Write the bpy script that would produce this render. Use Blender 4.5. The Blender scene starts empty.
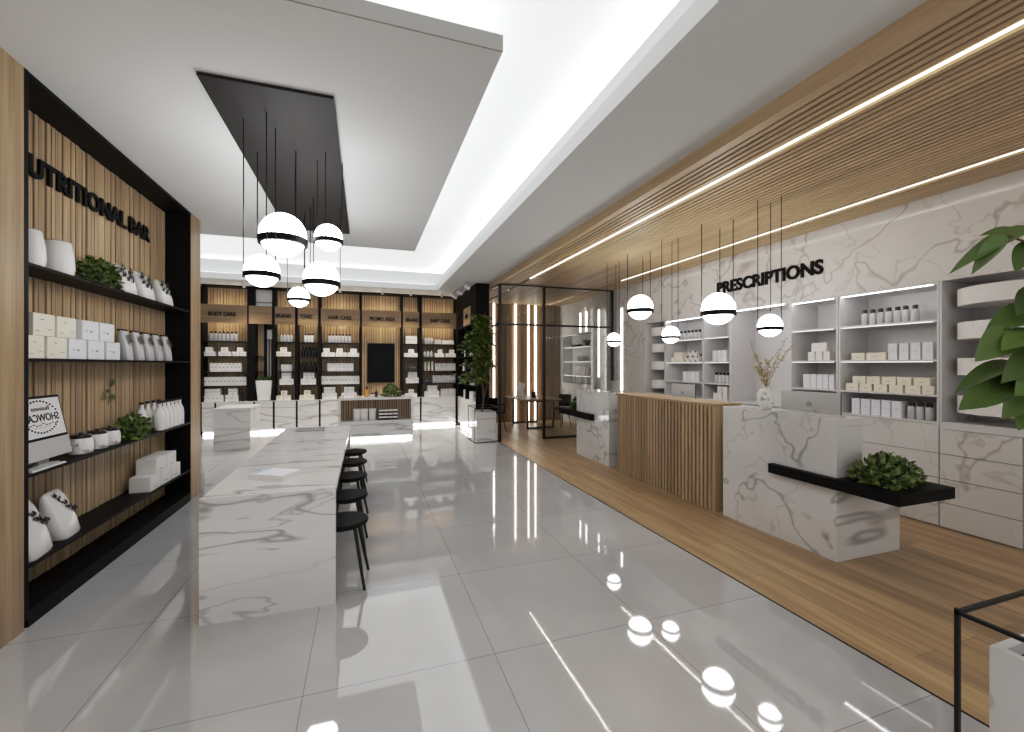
import bpy, math, random
from mathutils import Vector, Matrix
R = random.Random(7)
S = bpy.context.scene
COL = S.collection
# ------------------------------------------------------------------ camera
F, HV, CX, EYE = 435.0, 364.5, 512.0, 1.6
YAW = math.atan2(147.0, F)
SN, CS = math.sin(YAW), math.cos(YAW)
cam = bpy.data.cameras.new('camera')
cam.sensor_width = 36.0
cam.lens = 36.0 * F / 1024.0
cam.shift_y = -1.5 / 1024.0
cam.clip_start = 0.05
co = bpy.data.objects.new('camera', cam)
COL.objects.link(co)
co.location = (0, 0, EYE)
co.rotation_euler = (math.pi / 2, 0, -YAW)
S.camera = co
S.view_settings.view_transform = 'Standard'
S.view_settings.look = 'None'
S.view_settings.exposure = 0.46
S.view_settings.gamma = 1.0
# a soft film-like response: open mid-tones, rolled-off highlights
S.view_settings.use_curve_mapping = True
cmap = S.view_settings.curve_mapping
cmap.use_clip = False
cmap.clip_max_x = 12.0
cmap.extend = 'HORIZONTAL'
cv = cmap.curves[3]
PTS = [(0.0, 0.0), (0.015, 0.018), (0.07, 0.125), (0.15, 0.275), (0.28, 0.44), (0.55, 0.62), (1.0, 0.755), (2.0, 0.84), (4.0, 0.92), (7.0, 1.0), (11.0, 1.0)]
for i_, p_ in enumerate(PTS):
    if i_ == 0: cv.points[0].location = p_
    elif i_ == len(PTS) - 1: cv.points[len(cv.points) - 1].location = p_
    else: cv.points.new(*p_)
cmap.update()
S.cycles.max_bounces = 8
S.cycles.diffuse_bounces = 6
S.cycles.glossy_bounces = 4
S.cycles.transparent_max_bounces = 12
S.cycles.sample_clamp_indirect = 4.0
S.cycles.caustics_reflective = False
S.cycles.caustics_refractive = False


def xa(u, y):      # the X of a photo column on the wall plane at depth y
    a = (u - CX) / F
    return y * (SN + CS * a) / (CS - SN * a)


def ya(u, x):      # the Y of a photo column on a side wall at x
    a = (u - CX) / F
    return x * (CS - SN * a) / (SN + CS * a)


# ------------------------------------------------------------------ materials
def new_mat(name):
    m = bpy.data.materials.new(name)
    m.use_nodes = True
    n = m.node_tree
    for x in list(n.nodes):
        n.nodes.remove(x)
    out = n.nodes.new('ShaderNodeOutputMaterial')
    return m, n, out


def lin(c):
    return tuple((x / 12.92 if x <= 0.04045 else ((x + 0.055) / 1.055) ** 2.4) for x in c)


def rgb(r, g, b):
    return lin((r / 255., g / 255., b / 255.)) + (1.0,)


def pbsdf(n, out, col=None, rough=0.5, metal=0.0, ior=1.45, spec=0.5):
    b = n.nodes.new('ShaderNodeBsdfPrincipled')
    if col:
        b.inputs['Base Color'].default_value = col
    b.inputs['Roughness'].default_value = rough
    b.inputs['Metallic'].default_value = metal
    b.inputs['IOR'].default_value = ior
    b.inputs['Specular IOR Level'].default_value = spec
    n.links.new(b.outputs[0], out.inputs[0])
    return b


def flat(name, col, rough=0.5, metal=0.0, var=0.04, spec=0.5):
    m, n, out = new_mat(name)
    b = pbsdf(n, out, col, rough, metal, spec=spec)
    if var:
        g = n.nodes.new('ShaderNodeNewGeometry')
        t = n.nodes.new('ShaderNodeTexNoise')
        t.inputs['Scale'].default_value = 3.0
        t.inputs['Detail'].default_value = 3.0
        n.links.new(g.outputs['Position'], t.inputs['Vector'])
        r = n.nodes.new('ShaderNodeValToRGB')
        r.color_ramp.elements[0].color = tuple(c * (1 - var) for c in col[:3]) + (1,)
        r.color_ramp.elements[1].color = tuple(min(1, c * (1 + var)) for c in col[:3]) + (1,)
        n.links.new(t.outputs['Fac'], r.inputs[0])
        n.links.new(r.outputs[0], b.inputs['Base Color'])
    return m


def emit(name, col, s):
    m, n, out = new_mat(name)
    e = n.nodes.new('ShaderNodeEmission')
    e.inputs[0].default_value = col
    e.inputs[1].default_value = s
    n.links.new(e.outputs[0], out.inputs[0])
    return m


def marble(name, base, vein, rough=0.08, scale=1.0, strength=1.0, off=(0, 0, 0)):
    m, n, out = new_mat(name)
    b = pbsdf(n, out, base, rough)
    g = n.nodes.new('ShaderNodeNewGeometry')
    mp = n.nodes.new('ShaderNodeMapping')
    mp.inputs['Location'].default_value = off
    mp.inputs['Rotation'].default_value = (0.6, 0.5, 0.8)
    mp.inputs['Scale'].default_value = (0.27 * scale, 1.45 * scale, 1.45 * scale)
    n.links.new(g.outputs['Position'], mp.inputs['Vector'])

    def vein_layer(sc, width, detail, dist):
        t = n.nodes.new('ShaderNodeTexNoise')
        t.inputs['Scale'].default_value = sc
        t.inputs['Detail'].default_value = detail
        t.inputs['Roughness'].default_value = 0.55
        t.inputs['Distortion'].default_value = dist
        n.links.new(mp.outputs[0], t.inputs['Vector'])
        a = n.nodes.new('ShaderNodeMath'); a.operation = 'SUBTRACT'; a.inputs[1].default_value = 0.5
        n.links.new(t.outputs['Fac'], a.inputs[0])
        c = n.nodes.new('ShaderNodeMath'); c.operation = 'ABSOLUTE'
        n.links.new(a.outputs[0], c.inputs[0])
        r = n.nodes.new('ShaderNodeMapRange')
        r.inputs[1].default_value = 0.0; r.inputs[2].default_value = width
        r.inputs[3].default_value = 1.0; r.inputs[4].default_value = 0.0
        n.links.new(c.outputs[0], r.inputs[0])
        return r.outputs[0]
    v1 = vein_layer(0.85, 0.0125, 3.5, 0.35)
    v2 = vein_layer(1.5, 0.012, 3.5, 0.3)
    t = n.nodes.new('ShaderNodeTexNoise')
    t.inputs['Scale'].default_value = 1.1
    t.inputs['Detail'].default_value = 2
    n.links.new(mp.outputs[0], t.inputs['Vector'])
    mk = n.nodes.new('ShaderNodeMapRange')
    mk.inputs[1].default_value = 0.36; mk.inputs[2].default_value = 0.52
    n.links.new(t.outputs['Fac'], mk.inputs[0])
    m1 = n.nodes.new('ShaderNodeMath'); m1.operation = 'MULTIPLY'
    n.links.new(v2, m1.inputs[0]); n.links.new(mk.outputs[0], m1.inputs[1])
    m2 = n.nodes.new('ShaderNodeMath'); m2.operation = 'MULTIPLY'; m2.inputs[1].default_value = 0.6
    n.links.new(m1.outputs[0], m2.inputs[0])
    ad = n.nodes.new('ShaderNodeMath'); ad.operation = 'MAXIMUM'
    n.links.new(v1, ad.inputs[0]); n.links.new(m2.outputs[0], ad.inputs[1])
    cl = n.nodes.new('ShaderNodeTexNoise')
    cl.inputs['Scale'].default_value = 0.7; cl.inputs['Detail'].default_value = 4
    n.links.new(mp.outputs[0], cl.inputs['Vector'])
    cm = n.nodes.new('ShaderNodeMapRange')
    cm.inputs[1].default_value = 0.4; cm.inputs[2].default_value = 0.75
    cm.inputs[3].default_value = 0.0; cm.inputs[4].default_value = 0.28
    n.links.new(cl.outputs['Fac'], cm.inputs[0])
    ad2 = n.nodes.new('ShaderNodeMath'); ad2.operation = 'MULTIPLY_ADD'
    ad2.inputs[1].default_value = 0.72 * strength
    ad2.use_clamp = True
    n.links.new(ad.outputs[0], ad2.inputs[0]); n.links.new(cm.outputs[0], ad2.inputs[2])
    mx = n.nodes.new('ShaderNodeMix'); mx.data_type = 'RGBA'
    mx.inputs['A'].default_value = base; mx.inputs['B'].default_value = vein
    n.links.new(ad2.outputs[0], mx.inputs['Factor'])
    n.links.new(mx.outputs['Result'], b.inputs['Base Color'])
    return m


def oak(name, c0, c1, axis, rough=0.45, scale=1.0):
    m, n, out = new_mat(name)
    b = pbsdf(n, out, c0, rough, spec=0.35)
    g = n.nodes.new('ShaderNodeNewGeometry')
    mp = n.nodes.new('ShaderNodeMapping')
    sc = [22 * scale] * 3
    sc['XYZ'.index(axis)] = 0.9 * scale
    mp.inputs['Scale'].default_value = sc
    n.links.new(g.outputs['Position'], mp.inputs['Vector'])
    t = n.nodes.new('ShaderNodeTexNoise')
    t.inputs['Scale'].default_value = 1.0
    t.inputs['Detail'].default_value = 6
    t.inputs['Roughness'].default_value = 0.6
    t.inputs['Distortion'].default_value = 0.4
    n.links.new(mp.outputs[0], t.inputs['Vector'])
    r = n.nodes.new('ShaderNodeValToRGB')
    r.color_ramp.elements[0].position = 0.32
    r.color_ramp.elements[1].position = 0.7
    r.color_ramp.elements[0].color = c1
    r.color_ramp.elements[1].color = c0
    n.links.new(t.outputs['Fac'], r.inputs[0])
    # board to board difference
    mp2 = n.nodes.new('ShaderNodeMapping')
    s2 = [6.0] * 3
    s2['XYZ'.index(axis)] = 0.15
    mp2.inputs['Scale'].default_value = s2
    n.links.new(g.outputs['Position'], mp2.inputs['Vector'])
    t2 = n.nodes.new('ShaderNodeTexNoise')
    t2.inputs['Scale'].default_value = 1.0
    t2.inputs['Detail'].default_value = 1
    n.links.new(mp2.outputs[0], t2.inputs['Vector'])
    k = n.nodes.new('ShaderNodeMapRange')
    k.inputs[1].default_value = 0.3; k.inputs[2].default_value = 0.7
    k.inputs[3].default_value = 0.84; k.inputs[4].default_value = 1.14
    n.links.new(t2.outputs['Fac'], k.inputs[0])
    h = n.nodes.new('ShaderNodeHueSaturation')
    h.inputs['Saturation'].default_value = 0.9
    n.links.new(r.outputs[0], h.inputs['Color'])
    n.links.new(k.outputs[0], h.inputs['Value'])
    n.links.new(h.outputs[0], b.inputs['Base Color'])
    return m


def plank_floor(name):
    m, n, out = new_mat(name)
    b = pbsdf(n, out, None, 0.38, spec=0.4)
    g = n.nodes.new('ShaderNodeNewGeometry')
    sp = n.nodes.new('ShaderNodeSeparateXYZ')
    n.links.new(g.outputs['Position'], sp.inputs[0])
    cb = n.nodes.new('ShaderNodeCombineXYZ')
    n.links.new(sp.outputs['Y'], cb.inputs['X'])
    n.links.new(sp.outputs['X'], cb.inputs['Y'])
    br = n.nodes.new('ShaderNodeTexBrick')
    br.offset = 0.37
    br.inputs['Scale'].default_value = 1.0
    br.inputs['Brick Width'].default_value = 1.55
    br.inputs['Row Height'].default_value = 0.19
    br.inputs['Mortar Size'].default_value = 0.0016
    br.inputs['Mortar Smooth'].default_value = 0.1
    br.inputs['Bias'].default_value = 0.0
    br.inputs['Color1'].default_value = (0.8, 0.8, 0.8, 1)
    br.inputs['Color2'].default_value = (1.12, 1.12, 1.12, 1)
    br.inputs['Mortar'].default_value = (0.42, 0.42, 0.42, 1)
    n.links.new(cb.outputs[0], br.inputs['Vector'])
    mp = n.nodes.new('ShaderNodeMapping')
    mp.inputs['Scale'].default_value = (16, 1.0, 1)
    n.links.new(g.outputs['Position'], mp.inputs['Vector'])
    t = n.nodes.new('ShaderNodeTexNoise')
    t.inputs['Scale'].default_value = 1.0; t.inputs['Detail'].default_value = 6
    t.inputs['Distortion'].default_value = 0.8
    n.links.new(mp.outputs[0], t.inputs['Vector'])
    r = n.nodes.new('ShaderNodeValToRGB')
    r.color_ramp.elements[0].position = 0.3; r.color_ramp.elements[1].position = 0.72
    r.color_ramp.elements[0].color = rgb(150, 124, 90); r.color_ramp.elements[1].color = rgb(188, 161, 123)
    n.links.new(t.outputs['Fac'], r.inputs[0])
    mx = n.nodes.new('ShaderNodeMix'); mx.data_type = 'RGBA'; mx.blend_type = 'MULTIPLY'
    mx.inputs['Factor'].default_value = 1.0
    n.links.new(r.outputs[0], mx.inputs['A']); n.links.new(br.outputs['Color'], mx.inputs['B'])
    n.links.new(mx.outputs['Result'], b.inputs['Base Color'])
    return m


def tile_floor(name):
    m, n, out = new_mat(name)
    b = pbsdf(n, out, None, 0.035, ior=2.0, spec=0.5)
    g = n.nodes.new('ShaderNodeNewGeometry')
    mp = n.nodes.new('ShaderNodeMapping')
    mp.inputs['Location'].default_value = (-0.68 + 0.965 * 20, -2.31 + 0.965 * 20, 0)
    n.links.new(g.outputs['Position'], mp.inputs['Vector'])
    br = n.nodes.new('ShaderNodeTexBrick')
    br.offset = 0.0; br.squash = 1.0
    br.inputs['Scale'].default_value = 1.0
    br.inputs['Brick Width'].default_value = 0.965
    br.inputs['Row Height'].default_value = 0.965
    br.inputs['Mortar Size'].default_value = 0.002
    br.inputs['Mortar Smooth'].default_value = 0.1
    br.inputs['Color1'].default_value = (0.97, 0.97, 0.97, 1)
    br.inputs['Color2'].default_value = (1.03, 1.03, 1.03, 1)
    br.inputs['Mortar'].default_value = (0.45, 0.45, 0.45, 1)
    n.links.new(mp.outputs[0], br.inputs['Vector'])
    t = n.nodes.new('ShaderNodeTexNoise')
    t.inputs['Scale'].default_value = 1.3; t.inputs['Detail'].default_value = 5
    n.links.new(g.outputs['Position'], t.inputs['Vector'])
    r = n.nodes.new('ShaderNodeValToRGB')
    r.color_ramp.elements[0].position = 0.3; r.color_ramp.elements[1].position = 0.75
    r.color_ramp.elements[0].color = rgb(172, 172, 173); r.color_ramp.elements[1].color = rgb(186, 186, 187)
    n.links.new(t.outputs['Fac'], r.inputs[0])
    mx = n.nodes.new('ShaderNodeMix'); mx.data_type = 'RGBA'; mx.blend_type = 'MULTIPLY'
    mx.inputs['Factor'].default_value = 1.0
    n.links.new(r.outputs[0], mx.inputs['A']); n.links.new(br.outputs['Color'], mx.inputs['B'])
    n.links.new(mx.outputs['Result'], b.inputs['Base Color'])
    return m


def thin_glass(name):
    m, n, out = new_mat(name)
    tr = n.nodes.new('ShaderNodeBsdfTransparent')
    tr.inputs[0].default_value = (0.95, 0.965, 0.96, 1)
    gl = n.nodes.new('ShaderNodeBsdfGlossy')
    gl.inputs['Roughness'].default_value = 0.02
    fr = n.nodes.new('ShaderNodeFresnel'); fr.inputs[0].default_value = 1.45
    mx = n.nodes.new('ShaderNodeMixShader')
    n.links.new(fr.outputs[0], mx.inputs[0])
    n.links.new(tr.outputs[0], mx.inputs[1]); n.links.new(gl.outputs[0], mx.inputs[2])
    n.links.new(mx.outputs[0], out.inputs[0])
    return m


def leafmat(name, a, c):
    m, n, out = new_mat(name)
    b = pbsdf(n, out, a, 0.42)
    g = n.nodes.new('ShaderNodeNewGeometry')
    r = n.nodes.new('ShaderNodeValToRGB')
    r.color_ramp.elements[0].color = a; r.color_ramp.elements[1].color = c
    n.links.new(g.outputs['Random Per Island'], r.inputs[0])
    n.links.new(r.outputs[0], b.inputs['Base Color'])
    return m


def blotch(name, base, dark, scale, lo, hi):
    m, n, out = new_mat(name)
    b = pbsdf(n, out, base, 0.5)
    g = n.nodes.new('ShaderNodeTexCoord')
    t = n.nodes.new('ShaderNodeTexNoise')
    t.inputs['Scale'].default_value = scale; t.inputs['Detail'].default_value = 2
    n.links.new(g.outputs['Object'], t.inputs['Vector'])
    r = n.nodes.new('ShaderNodeValToRGB')
    r.color_ramp.elements[0].position = lo; r.color_ramp.elements[1].position = hi
    r.color_ramp.elements[0].color = base; r.color_ramp.elements[1].color = dark
    n.links.new(t.outputs['Fac'], r.inputs[0])
    n.links.new(r.outputs[0], b.inputs['Base Color'])
    return m


M = {}
M['marble'] = marble('white_marble', rgb(214, 213, 213), rgb(128, 124, 122), 0.06, 0.9, 0.85)
M['marble_wall'] = marble('wall_marble', rgb(213, 211, 209), rgb(140, 132, 128), 0.1, 0.7, 0.75, (3, 1, 2))
M['marble_table'] = marble('table_marble', rgb(216, 215, 215), rgb(116, 113, 112), 0.2, 1.45, 0.95, (0.3, 5.2, 1.1))
M['oak_z'] = oak('oak_upright', rgb(188, 162, 124), rgb(150, 122, 88), 'Z')
M['oak_y'] = oak('oak_lengthwise', rgb(184, 158, 119), rgb(148, 120, 86), 'Y')
M['oak_x'] = oak('oak_crosswise', rgb(148, 122, 88), rgb(126, 100, 70), 'X')
M['walnut_z'] = oak('brown_oak_upright', rgb(150, 118, 84), rgb(112, 84, 56), 'Z')
M['groove'] = flat('dark_groove', rgb(34, 24, 15), 0.85)
M['planks'] = plank_floor('oak_plank_floor')
M['tile'] = tile_floor('polished_grey_tile')
M['plaster'] = flat('white_plaster', rgb(212, 214, 215), 0.9, var=0.015, spec=0.2)
M['lacquer'] = flat('pale_grey_lacquer', rgb(206, 205, 206), 0.35, var=0.01)
M['black'] = flat('matte_black', rgb(13, 12, 13), 0.55, var=0.1, spec=0.12)
M['black_soft'] = flat('charcoal_panel', rgb(30, 28, 28), 0.6, var=0.08, spec=0.3)
M['metal_black'] = flat('black_metal', rgb(14, 14, 14), 0.4, 0.0, var=0, spec=0.35)
M['white'] = flat('white_card', rgb(224, 222, 220), 0.55, var=0.02)
M['white2'] = flat('cool_white_card', rgb(222, 224, 230), 0.5, var=0.02)
M['cream'] = flat('cream_card', rgb(226, 220, 204), 0.6, var=0.03)
M['grey'] = flat('grey_print', rgb(140, 138, 136), 0.6)
M['midgrey'] = flat('warm_grey_card', rgb(150, 148, 146), 0.6)
M['tin'] = flat('pale_grey_plastic', rgb(190, 190, 192), 0.35)
M['dark'] = flat('dark_bottle', rgb(36, 33, 33), 0.25)
M['amber'] = flat('amber_liquid', rgb(190, 140, 74), 0.2)
M['ceramic'] = flat('white_ceramic', rgb(222, 220, 218), 0.25, var=0.02)
M['screen'] = flat('black_screen', rgb(11, 13, 18), 0.5, var=0, spec=0.08)
M['paper'] = flat('white_screen', rgb(225, 225, 226), 0.4, var=0)
M['alu'] = flat('brushed_aluminium', rgb(186, 185, 185), 0.35, 0.0)
M['mirror'] = flat('mirror_glass', rgb(235, 235, 235), 0.02, 1.0, var=0)
M['glass'] = thin_glass('clear_glass')
M['blue'] = flat('blue_print', rgb(90, 150, 190), 0.5)
M['leaf'] = leafmat('leaf_green', rgb(42, 60, 20), rgb(104, 124, 54))
M['leaf_dark'] = leafmat('leaf_deep_green', rgb(26, 48, 16), rgb(72, 98, 38))
M['leaf_big'] = leafmat('broad_leaf_green', rgb(46, 66, 24), rgb(82, 104, 46))
M['twig'] = flat('gold_twig', rgb(150, 128, 66), 0.6)
M['bark'] = flat('brown_bark', rgb(92, 74, 56), 0.8)
M['soil'] = flat('dark_soil', rgb(40, 32, 26), 0.9)
M['floral'] = blotch('white_bag_black_print', rgb(222, 220, 217), rgb(38, 36, 34), 16, 0.55, 0.58)
M['jarmix'] = blotch('jar_marbled_white', rgb(226, 224, 222), rgb(150, 146, 142), 24, 0.55, 0.7)
M['globe'] = emit('globe_glow', (1.0, 0.99, 0.98, 1), 6.5)
M['led'] = emit('led_white', (1.0, 0.96, 0.91, 1), 3.6)
M['led_cool'] = emit('led_cool_white', (1.0, 0.985, 0.97, 1), 7.0)
M['led_dim'] = emit('led_dim_white', (1.0, 0.985, 0.97, 1), 1.3)
M['led_line'] = emit('led_line_white', (1.0, 0.93, 0.82, 1), 1.7)
M['led_warm'] = emit('led_warm_white', (1.0, 0.86, 0.66, 1), 11.0)


# ------------------------------------------------------------------ mesh builder
class MB:
    def __init__(s, org=(0, 0, 0)):
        s.v = []; s.f = []; s.m = []; s.o = Vector(org)

    def add(s, vs, fs, m=0):
        k = len(s.v)
        s.v += [tuple(Vector(p) - s.o) for p in vs]
        s.f += [tuple(i + k for i in f) for f in fs]
        s.m += [m] * len(fs)
        return s

    def box(s, x0, x1, y0, y1, z0, z1, m=0):
        if x0 > x1: x0, x1 = x1, x0
        if y0 > y1: y0, y1 = y1, y0
        return s.add([(x0, y0, z0), (x1, y0, z0), (x1, y1, z0), (x0, y1, z0), (x0, y0, z1), (x1, y0, z1), (x1, y1, z1), (x0, y1, z1)],
                     [(3, 2, 1, 0), (4, 5, 6, 7), (0, 1, 5, 4), (1, 2, 6, 5), (2, 3, 7, 6), (3, 0, 4, 7)], m)

    def lathe(s, prof, c=(0, 0, 0), n=20, m=0, sx=1.0, sy=1.0):
        vs = []; fs = []
        for r, z in prof:
            for k in range(n):
                a = 2 * math.pi * k / n
                vs.append((c[0] + sx * r * math.cos(a), c[1] + sy * r * math.sin(a), c[2] + z))
        for i in range(len(prof) - 1):
            for k in range(n):
                k2 = (k + 1) % n
                fs.append((i * n + k, i * n + k2, (i + 1) * n + k2, (i + 1) * n + k))
        if prof[0][0] > 1e-5: fs.append(tuple(range(n - 1, -1, -1)))
        if prof[-1][0] > 1e-5: fs.append(tuple((len(prof) - 1) * n + k for k in range(n)))
        return s.add(vs, fs, m)

    def tube(s, pts, r, n=8, m=0):
        pts = [Vector(p) for p in pts]
        rs = r if isinstance(r, (list, tuple)) else [r] * len(pts)
        vs = []; fs = []
        for i, p in enumerate(pts):
            d = (pts[min(i + 1, len(pts) - 1)] - pts[max(i - 1, 0)]).normalized()
            up = Vector((0, 0, 1)) if abs(d.z) < 0.9 else Vector((1, 0, 0))
            a = d.cross(up).normalized(); b = d.cross(a).normalized()
            for k in range(n):
                t = 2 * math.pi * k / n
                vs.append(p + (a * math.cos(t) + b * math.sin(t)) * rs[i])
        for i in range(len(pts) - 1):
            for k in range(n):
                k2 = (k + 1) % n
                fs.append((i * n + k, (i + 1) * n + k, (i + 1) * n + k2, i * n + k2))
        fs.append(tuple(range(n))); fs.append(tuple((len(pts) - 1) * n + k for k in range(n - 1, -1, -1)))
        return s.add(vs, fs, m)

    def bar(s, a, b, w, m=0):          # square bar between two points
        a = Vector(a); b = Vector(b)
        lo = [min(a[i], b[i]) - w / 2 for i in range(3)]
        hi = [max(a[i], b[i]) + w / 2 for i in range(3)]
        return s.box(lo[0], hi[0], lo[1], hi[1], lo[2], hi[2], m)

    def ring(s, cx, cy, r0, r1, z0, z1, a0, a1, n=28, m=0):
        vs = []; fs = []
        for k in range(n + 1):
            a = a0 + (a1 - a0) * k / n
            for r, z in ((r0, z0), (r1, z0), (r1, z1), (r0, z1)):
                vs.append((cx + r * math.cos(a), cy + r * math.sin(a), z))
        for k in range(n):
            for j in range(4):
                j2 = (j + 1) % 4
                fs.append((k * 4 + j, k * 4 + j2, (k + 1) * 4 + j2, (k + 1) * 4 + j))
        fs.append((3, 2, 1, 0)); fs.append(tuple(n * 4 + j for j in range(4)))
        return s.add(vs, fs, m)

    def leaf(s, p, d, nrm, L, W, m=0, droop=0.15, seg=3):
        p = Vector(p); d = Vector(d).normalized(); nrm = Vector(nrm)
        side = d.cross(nrm)
        if side.length < 1e-4: side = d.cross(Vector((0.3, 0.5, 0.8)))
        side.normalize(); nrm = side.cross(d).normalized()
        vs = []; fs = []
        for i in range(seg + 1):
            t = i / seg
            w = W * 0.5 * (math.sin(math.pi * min(1, t ** 0.72)) ** 0.8 if 0 < t < 1 else 0.03)
            c = p + d * (L * t) - nrm * (droop * L * t * t)
            vs += [c - side * w + nrm * (w * 0.35), c, c + side * w + nrm * (w * 0.35)]
        for i in range(seg):
            a = i * 3
            fs += [(a, a + 3, a + 4, a + 1), (a + 1, a + 4, a + 5, a + 2)]
        return s.add(vs, fs, m)

    def build(s, name, mats, parent=None, loc=None, smooth=False, bevel=0.0, seg=2):
        me = bpy.data.meshes.new(name)
        me.from_pydata(s.v, [], s.f)
        mats = mats if isinstance(mats, (list, tuple)) else [mats]
        for q in mats:
            me.materials.append(M[q] if isinstance(q, str) else q)
        for p, k in zip(me.polygons, s.m):
            p.material_index = k
        me.update()
        if smooth:
            for p in me.polygons: p.use_smooth = True
            me.set_sharp_from_angle(angle=math.radians(42))
        o = bpy.data.objects.new(name, me)
        COL.objects.link(o)
        if parent is not None: o.parent = parent
        if loc is not None: o.location = loc
        if bevel:
            b = o.modifiers.new('bevel', 'BEVEL'); b.width = bevel; b.segments = seg; b.limit_method = 'ANGLE'
        return o


def tag(o, label, cat, group=None, kind=None):
    if label: o['label'] = label
    if cat: o['category'] = cat
    if group: o['group'] = group
    if kind: o['kind'] = kind
    return o


def struct(o):
    o['kind'] = 'structure'
    return o


def thing(name, label, cat, loc=(0, 0, 0), rz=0.0, group=None):
    o = bpy.data.objects.new(name, None)
    o.empty_display_size = 0.05
    COL.objects.link(o)
    o.location = loc; o.rotation_euler = (0, 0, rz)
    return tag(o, label, cat, group)


def kids(o):
    return [c for c in KIDS.get(o.name, [])]


KIDS = {}


def dup(root, loc, label, group=None, rz=None, scale=None):
    r = root.copy(); COL.objects.link(r)
    r.location = loc
    if rz is not None: r.rotation_euler = (0, 0, rz)
    if scale is not None: r.scale = scale
    r['label'] = label
    if group: r['group'] = group
    for ch in list(root.children):
        c = ch.copy(); COL.objects.link(c); c.parent = r
        for g in list(ch.children):
            d = g.copy(); COL.objects.link(d); d.parent = c
    return r


class Kind:
    """builds the first of a kind with its parts, then copies it"""
    def __init__(s, fn): s.fn = fn; s.first = None

    def put(s, loc, label, group=None, rz=0.0, scale=(1, 1, 1)):
        if s.first is None:
            s.first = s.fn(label, group)
            s.first.location = loc; s.first.rotation_euler = (0, 0, rz); s.first.scale = scale
            s.first['label'] = label
            if group: s.first['group'] = group
            return s.first
        o = dup(s.first, loc, label, group, rz, scale)
        if not group and 'group' in o: del o['group']
        return o


NUM = ['zero', 'one', 'two', 'three', 'four', 'five', 'six', 'seven', 'eight', 'nine', 'ten', 'eleven', 'twelve']
OR = ['', '', 'second', 'third', 'fourth', 'fifth', 'sixth', 'seventh', 'eighth', 'ninth', 'tenth', 'eleventh', 'twelfth']


def nth(i, n):      # i from 0, counted from the left
    if n == 1: return ''
    if i == 0: return 'leftmost'
    if i == n - 1: return 'rightmost'
    if n == 3: return 'middle'
    return OR[i + 1] + ' from left'


def rowlabel(i, n, one, many, where):
    if n == 1: return f'{one} {where}'
    return f'{nth(i, n)} of {NUM[n]} {many} {where}'


# ------------------------------------------------------------------ text
def text_mesh(txt, h, depth=0.01, bold=0.0, spacing=1.0):
    cu = bpy.data.curves.new('lettering', 'FONT')
    cu.body = txt; cu.size = 1.0; cu.extrude = 0.5; cu.offset = bold; cu.space_character = spacing
    cu.align_x = 'LEFT'; cu.resolution_u = 4
    o = bpy.data.objects.new('lettering', cu)
    COL.objects.link(o)
    bpy.context.view_layer.update()
    dg = bpy.context.evaluated_depsgraph_get()
    me = bpy.data.meshes.new_from_object(o.evaluated_get(dg))
    vs = [v.co.copy() for v in me.vertices]
    fs = [tuple(p.vertices) for p in me.polygons]
    bpy.data.objects.remove(o); bpy.data.curves.remove(cu); bpy.data.meshes.remove(me)
    x0 = min(v.x for v in vs); x1 = max(v.x for v in vs)
    y0 = min(v.y for v in vs); y1 = max(v.y for v in vs)
    k = h / (y1 - y0)
    out = [((v.x - x0) * k, (v.y - y0) * k, (v.z + 0.5) * depth) for v in vs]
    return out, fs, (x1 - x0) * k


def lettering(mb, txt, h, width, org, ux, uz, depth=0.01, bold=0.02, mirror=False, m=0):
    """text of height h stretched to width, from org along ux, up uz, raised along ux x uz"""
    vs, fs, w = text_mesh(txt, h, depth, bold)
    k = width / w
    ux = Vector(ux); uz = Vector(uz); nn = ux.cross(uz)
    if mirror:
        vs = [(w - x, y, z) for x, y, z in vs]
        fs = [tuple(reversed(f)) for f in fs]
    mb.add([Vector(org) + ux * (x * k) + uz * y + nn * z for x, y, z in vs], fs, m)


def islands(vs, fs):
    par = list(range(len(vs)))

    def find(a):
        while par[a] != a:
            par[a] = par[par[a]]; a = par[a]
        return a
    for f in fs:
        for q in f[1:]:
            par[find(q)] = find(f[0])
    # vertices that share a place belong together
    seen = {}
    for i, v in enumerate(vs):
        key = (round(v[0], 4), round(v[1], 4))
        if key in seen: par[find(i)] = find(seen[key])
        else: seen[key] = i
    gr = {}
    for f in fs: gr.setdefault(find(f[0]), []).append(f)
    return list(gr.values())


def wall_sign(name, txt, label, h, width, org, ux, uz, mat, depth=0.02, bold=0.03):
    vs, fs, w = text_mesh(txt, h, depth, bold)
    k = width / w
    root = thing(name, label, 'sign', org)
    ux = Vector(ux); uz = Vector(uz); nn = ux.cross(uz)
    gs = islands(vs, fs)
    gs.sort(key=lambda g: min(vs[i][0] for f in g for i in f))
    for g in gs:
        ids = sorted({i for f in g for i in f}); mp = {a: b for b, a in enumerate(ids)}
        mb = MB()
        mb.add([ux * (vs[i][0] * k) + uz * vs[i][1] + nn * vs[i][2] for i in ids], [tuple(mp[i] for i in f) for f in g])
        mb.build('letter', mat, root)
    return root


# ================================================================== THE SETTING
ZC = 3.385
YB = 11.3          # front of the back wall units
mb = MB(); mb.box(-3.7, 2.61, -3, 11.9, -0.1, 0); struct(mb.build('floor', 'tile'))
mb = MB(); mb.box(2.61, 6.2, -3, 11.9, -0.1, 0); struct(mb.build('floor.001', 'planks'))
mb = MB(); mb.box(2.604, 2.616, -3, 8.7, 0, 0.003); struct(mb.build('trim_1', 'metal_black'))
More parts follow.
